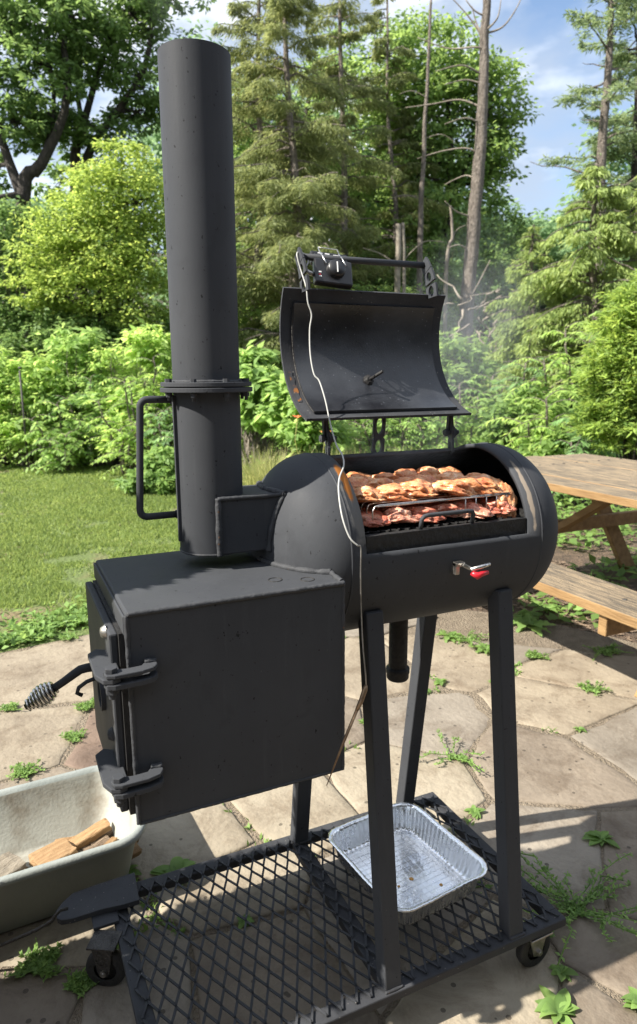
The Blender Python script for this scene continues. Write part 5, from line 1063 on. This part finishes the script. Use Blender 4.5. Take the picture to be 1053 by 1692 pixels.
# ------------------------------------------------------------------ weeds in the patio joints, one by one
def joint_near(p):                                    # root a weed in the closest joint between the slabs
    best, bd = p, .3
    for a, b_ in JOINTS:
        a2, d2 = Vector((a[0], a[1], 0)), Vector((b_[0]-a[0], b_[1]-a[1], 0))
        if d2.length < 1e-6: continue
        q = a2+d2*max(0, min(1, (p-a2).dot(d2)/d2.length_squared)); l_ = (q-p).length
        if l_ < bd: best, bd = q, l_
    return best
def rosette(px, py, size, n, kind, label):
    p = joint_near(onp(px, py, 'z', 0)); mb = MB(); n = int(n*1.5); size *= .72
    for k in range(n):
        a = k*2.399+random.uniform(-.4, .4); L_ = size*random.uniform(.45, 1.1); el_ = random.uniform(.12, .95); dv = Vector((math.cos(a), math.sin(a), el_)).normalized(); sd_ = Vector((-math.sin(a), math.cos(a), random.uniform(-.3, .3))); P = []; bend = random.uniform(.5, 1.0); m_ = 8 if kind == 'tooth' else 6; cv = random.uniform(-.25, .25)
        for i in range(m_+1):
            u = i/m_; q = dv*L_*u+sd_*cv*L_*u*u+Vector((0, 0, .003-L_*el_*bend*u*u)); w = L_*(.24 if kind == 'broad' else .17)*math.sin(math.pi*min(1, .04+u**.8*.97))**.8
            if kind == 'tooth': w *= 1.25 if i % 2 else .62
            P += [q-sd_*w+Vector((0, 0, w*.35)), q, q+sd_*w+Vector((0, 0, w*.35))]
        F = []
        for i in range(m_): F += [(3*i, 3*i+1, 3*i+4, 3*i+3), (3*i+1, 3*i+2, 3*i+5, 3*i+4)]
        mb.add(P, F, True)
    o = mb.build('weed', LF_WEED, recalc=False); o.location = (p.x, p.y, 0)
    return tag(o, label, 'weed', 'weeds growing in the patio joints')
def sprawl(px, py, size, n, label):
    p = joint_near(onp(px, py, 'z', 0)); C, D_, Nn, ls = [], [], [], []
    st = MB()
    for k in range(n):
        a = random.uniform(0, 6.28); L_ = size*random.uniform(.4, 1); P = [Vector((p.x, p.y, .004))+Vector((math.cos(a), math.sin(a), 0))*L_*u+Vector((0, 0, .22*L_*math.sin(u*2.2)*random.uniform(.5, 1))) for u in (0, .25, .5, .75, 1)]; P = [q+Vector((random.gauss(0, .01), random.gauss(0, .01), 0)) for q in P]
        st.tube(P, .0022, 4, False)
        for q in smooth(P, 4):
            for s__ in range(2): C.append(q); D_.append((random.gauss(0, 1), random.gauss(0, 1), random.uniform(0, .8))); Nn.append((random.gauss(0, .4), random.gauss(0, .4), 1)); ls.append(random.uniform(.010, .026))
    ls = np.array(ls); t = thing('creeping_weed', (p.x, p.y, 0), label, 'weed', 'weeds growing in the patio joints')
    st.build('stem', LF_WEED, t, recalc=False); quads('foliage', leafquads(np.array(C, float), np.array(D_, float), np.array(Nn, float), ls, ls*.42), LF_WEED, t); return t
WD = [(975,1692,.12,11,'broad','bright broad-leaved rosette at the bottom edge of the patio'),(875,1035,.30,12,'tooth','large dandelion at the foot of the picnic table leg'),(905,1010,.26,10,'tooth','dandelion under the near bench'),(1010,1098,.13,10,'tooth','small rosette right of the picnic bench shadow'),(930,1105,.10,9,'tooth','small rosette below the dandelion'),(985,1120,.12,10,'tooth','rosette in the joint of the light slabs at right'),(740,1125,.09,8,'broad','small weed behind the drain cap'),(760,1085,.16,12,'tooth','weed between the back leg and the right front leg'),(745,1050,.18,12,'tooth','leafy weed under the barrel'),(865,1150,.10,8,'broad','weed beside the right front leg, upper'),(725,1170,.08,8,'broad','weed beside the back leg joint'),(975,1215,.07,7,'broad','tiny weed on the right slab joint'),(820,1360,.08,9,'broad','weed at the corner of the mesh shelf'),(1020,1392,.11,11,'broad','weed on the slab joint at the right edge'),(280,1425,.14,9,'broad','broad-leaved weed between the tub and the shelf'),(245,1418,.09,8,'broad','smaller weed right beside the tub'),(45,1280,.12,11,'tooth','weed in the joint left of the brown slab'),(130,1170,.10,9,'tooth','weed at the top of the brown slab'),(20,1165,.07,8,'tooth','weed on the joint at the left picture edge'),(55,1225,.08,8,'tooth','weed halfway along the brown slab'),(135,1075,.12,10,'tooth','weed in the joint near the firebox door'),(70,1600,.09,8,'tooth','weed in the soil left of the caster'),(25,1675,.10,9,'tooth','weed at the lower left corner'),(400,1510,.06,7,'broad','small weed under the mesh shelf'),(880,1595,.08,8,'broad','small plant beside the right front caster'),(590,1195,.07,8,'broad','small weed behind the probe'),(160,1625,.06,8,'tooth','tuft behind the left caster wheel'),(1050,1690,.10,8,'broad','weed at the lower right corner')]
for px, py, s_, n_, kd, lb in WD:
    if kd == 'tooth' and s_ <= .13: sprawl(px, py, s_*.8, 14, lb)
    else: rosette(px, py, s_, n_, kd, lb)
sprawl(950, 1505, .34, 30, 'wiry creeping weed sprawling beside the right end of the shelf')
sprawl(745, 1255, .20, 10, 'thin creeping weed on the slab behind the pan')
sprawl(1000, 1100, .20, 10, 'creeping weed in the shade of the picnic bench')
sprawl(770, 1060, .22, 12, 'creeping weed in the joint behind the right front leg')

# ------------------------------------------------------------------ the house added behind the camera to keep sky light off the smoker front
hs_ = thing('unseen_house', (1.5, -3.9, 0), 'taupe weatherboarded house wall added behind the camera to block sky light', 'unseen_house')
M_SIDE = mat('taupe_siding', (.20,.18,.155), (.17,.15,.13), rough=.6, scale=6, bump=.05)
M_TRIM = mat('white_trim', (.6,.6,.58), (.55,.55,.53), rough=.5)
M_ROOF = mat('dark_shingle', (.06,.058,.055), (.035,.034,.033), rough=.9, scale=30, bump=.5)
M_GLASS = mat('window_glass', (.03,.035,.04), (.02,.025,.03), rough=.05, spec=.6)
HX0, HX1, HYF = -5.5, 8.5, -3.9
MB().box((HX0, HYF-6, 0), (HX1, HYF-.03, 4.1)).build('wall_core', M_SIDE, hs_)
for k in range(20):
    z0 = .25+k*.19; MB().hexa([(HX0, HYF-.029, z0), (HX1, HYF-.029, z0), (HX1, HYF, z0), (HX0, HYF, z0), (HX0, HYF-.029, z0+.188), (HX1, HYF-.029, z0+.188), (HX1, HYF-.018, z0+.188), (HX0, HYF-.018, z0+.188)]).build('siding_board', M_SIDE, hs_)
rf_ = MB().prism([(HYF+.7, 3.95), (HYF+.7, 4.1), (HYF-3, 6.2), (HYF-6.7, 4.1), (HYF-6.7, 3.95), (HYF-3, 6.02)], lambda u, v, w: (w, u, v), HX0-.5, HX1+.5).build('roof', M_ROOF, hs_)
MB().box((HX0-.5, HYF+.70, 3.93), (HX1+.5, HYF+.74, 4.12)).build('gutter', M_TRIM, rf_, bevel=.01)
for x0, x1, z0, z1, nm in ((.2, 2.7, .12, 3.0, 'patio_door'), (4.2, 5.8, 1.3, 2.9, 'window'), (-3.4, -1.8, 1.3, 2.9, 'window')):
    f_ = MB()
    for q in ((x0-.08, x0, z0, z1), (x1, x1+.08, z0, z1), (x0-.08, x1+.08, z1, z1+.09), (x0-.08, x1+.08, z0-.09, z0), ((x0+x1)/2-.04, (x0+x1)/2+.04, z0, z1)): f_.box((q[0], HYF-.02, q[2]), (q[1], HYF+.035, q[3]))
    w_o = f_.build(nm, M_TRIM, hs_)
    MB().box((x0, HYF-.02, z0), ((x0+x1)/2-.04, HYF+.012, z1)).build('pane', M_GLASS, w_o); MB().box(((x0+x1)/2+.04, HYF-.02, z0), (x1, HYF+.012, z1)).build('pane', M_GLASS, w_o)

# ------------------------------------------------------------------ smoke drifting from the barrel and the chimney
def smoke(loc, size, rot, dens, label):
    m = bpy.data.materials.new('thin_smoke'); m.use_nodes = True; t = m.node_tree; t.nodes.clear(); lk = t.links.new
    o_ = t.nodes.new('ShaderNodeOutputMaterial'); v = t.nodes.new('ShaderNodeVolumePrincipled'); v.inputs['Color'].default_value = (.82,.86,.92,1); v.inputs['Anisotropy'].default_value = .2
    tc = t.nodes.new('ShaderNodeTexCoord'); ln = t.nodes.new('ShaderNodeVectorMath'); ln.operation = 'LENGTH'; lk(tc.outputs['Object'], ln.inputs[0])
    mr = t.nodes.new('ShaderNodeMapRange'); mr.interpolation_type = 'SMOOTHSTEP'; mr.inputs[1].default_value = 1.0; mr.inputs[2].default_value = .15; mr.inputs[3].default_value = 0; mr.inputs[4].default_value = dens; lk(ln.outputs['Value'], mr.inputs[0])
    nz = t.nodes.new('ShaderNodeTexNoise'); nz.inputs['Scale'].default_value = 2.2; nz.inputs['Detail'].default_value = 4; nz.inputs['Distortion'].default_value = .8; lk(tc.outputs['Object'], nz.inputs['Vector'])
    r2 = t.nodes.new('ShaderNodeMapRange'); r2.inputs[1].default_value = .36; r2.inputs[2].default_value = .66; lk(nz.outputs['Fac'], r2.inputs[0])
    mu = t.nodes.new('ShaderNodeMath'); mu.operation = 'MULTIPLY'; lk(mr.outputs[0], mu.inputs[0]); lk(r2.outputs[0], mu.inputs[1]); lk(mu.outputs[0], v.inputs['Density']); lk(v.outputs[0], o_.inputs['Volume'])
    bmx = bmesh.new(); bmesh.ops.create_icosphere(bmx, subdivisions=3, radius=1); me = bpy.data.meshes.new('smoke'); bmx.to_mesh(me); bmx.free(); me.materials.append(m)
    o = bpy.data.objects.new('smoke', me); COL.objects.link(o); o.location = loc; o.scale = size; o.rotation_euler = rot; return tag(o, label, kind='stuff')
smoke((1.62, 1.05, 1.93), (.34, .34, .62), (R(-18), R(22), 0), 1.5, 'thin blue-grey smoke drifting right of the open lid')
smoke((.85, .36, 1.56), (.30, .13, .11), (0, 0, 0), 1.6, 'thin smoke rising from the chicken in the barrel')
smoke((.30, .34, 2.66), (.16, .16, .26), (0, R(8), 0), .5, 'faint smoke leaving the chimney top')

# ------------------------------------------------------------------ added evergreen, in place of a person, to shade firebox top and patio
pv = thing('added_evergreen', (-.72, .42, 0), 'evergreen in a pot, added out of view left of the firebox to cast shade', 'added shade tree')
M_POT = mat('terracotta', (.34,.15,.08), (.24,.10,.055), rough=.8, scale=12, bump=.2)
MB().lathe([(.001, .0), (.16, .0), (.21, .33), (.235, .33), (.235, .39), (.20, .39), (.19, .35), (.001, .35)], (-.72, .42, 0), n=36).build('pot', M_POT, pv)
MB().tube([(-.72, .42, .3), (-.72, .42, 2.0)], [.03, .012], 8).build('trunk', M_BARK_D, pv)
nn_ = 26000; zz = rng.uniform(.40, 2.20, nn_); rr_ = np.interp(zz, [.40, .55, 1.0, 1.7, 1.95, 2.1, 2.2], [.16, .29, .31, .27, .19, .13, .03])*np.sqrt(rng.uniform(.25, 1.05, nn_)); aa = rng.random(nn_)*2*np.pi
rd = np.stack([np.cos(aa), np.sin(aa), np.zeros(nn_)], 1); Cv = rd*rr_[:, None]+np.array([-.72, .42, 0]); Cv[:, 2] = zz
quads('crown', leafquads(Cv, rd*.7+rng.normal(size=(nn_, 3))*.5+np.array([0, 0, .6]), rng.normal(size=(nn_, 3)), rng.uniform(.04, .075, nn_), rng.uniform(.016, .03, nn_)), LF_YEW, pv)

# ------------------------------------------------------------------ metres
for o in scn.objects:
    if o.parent is None and o.type in {'MESH', 'EMPTY'}:
        o.location = o.location*S; o.scale = o.scale*S
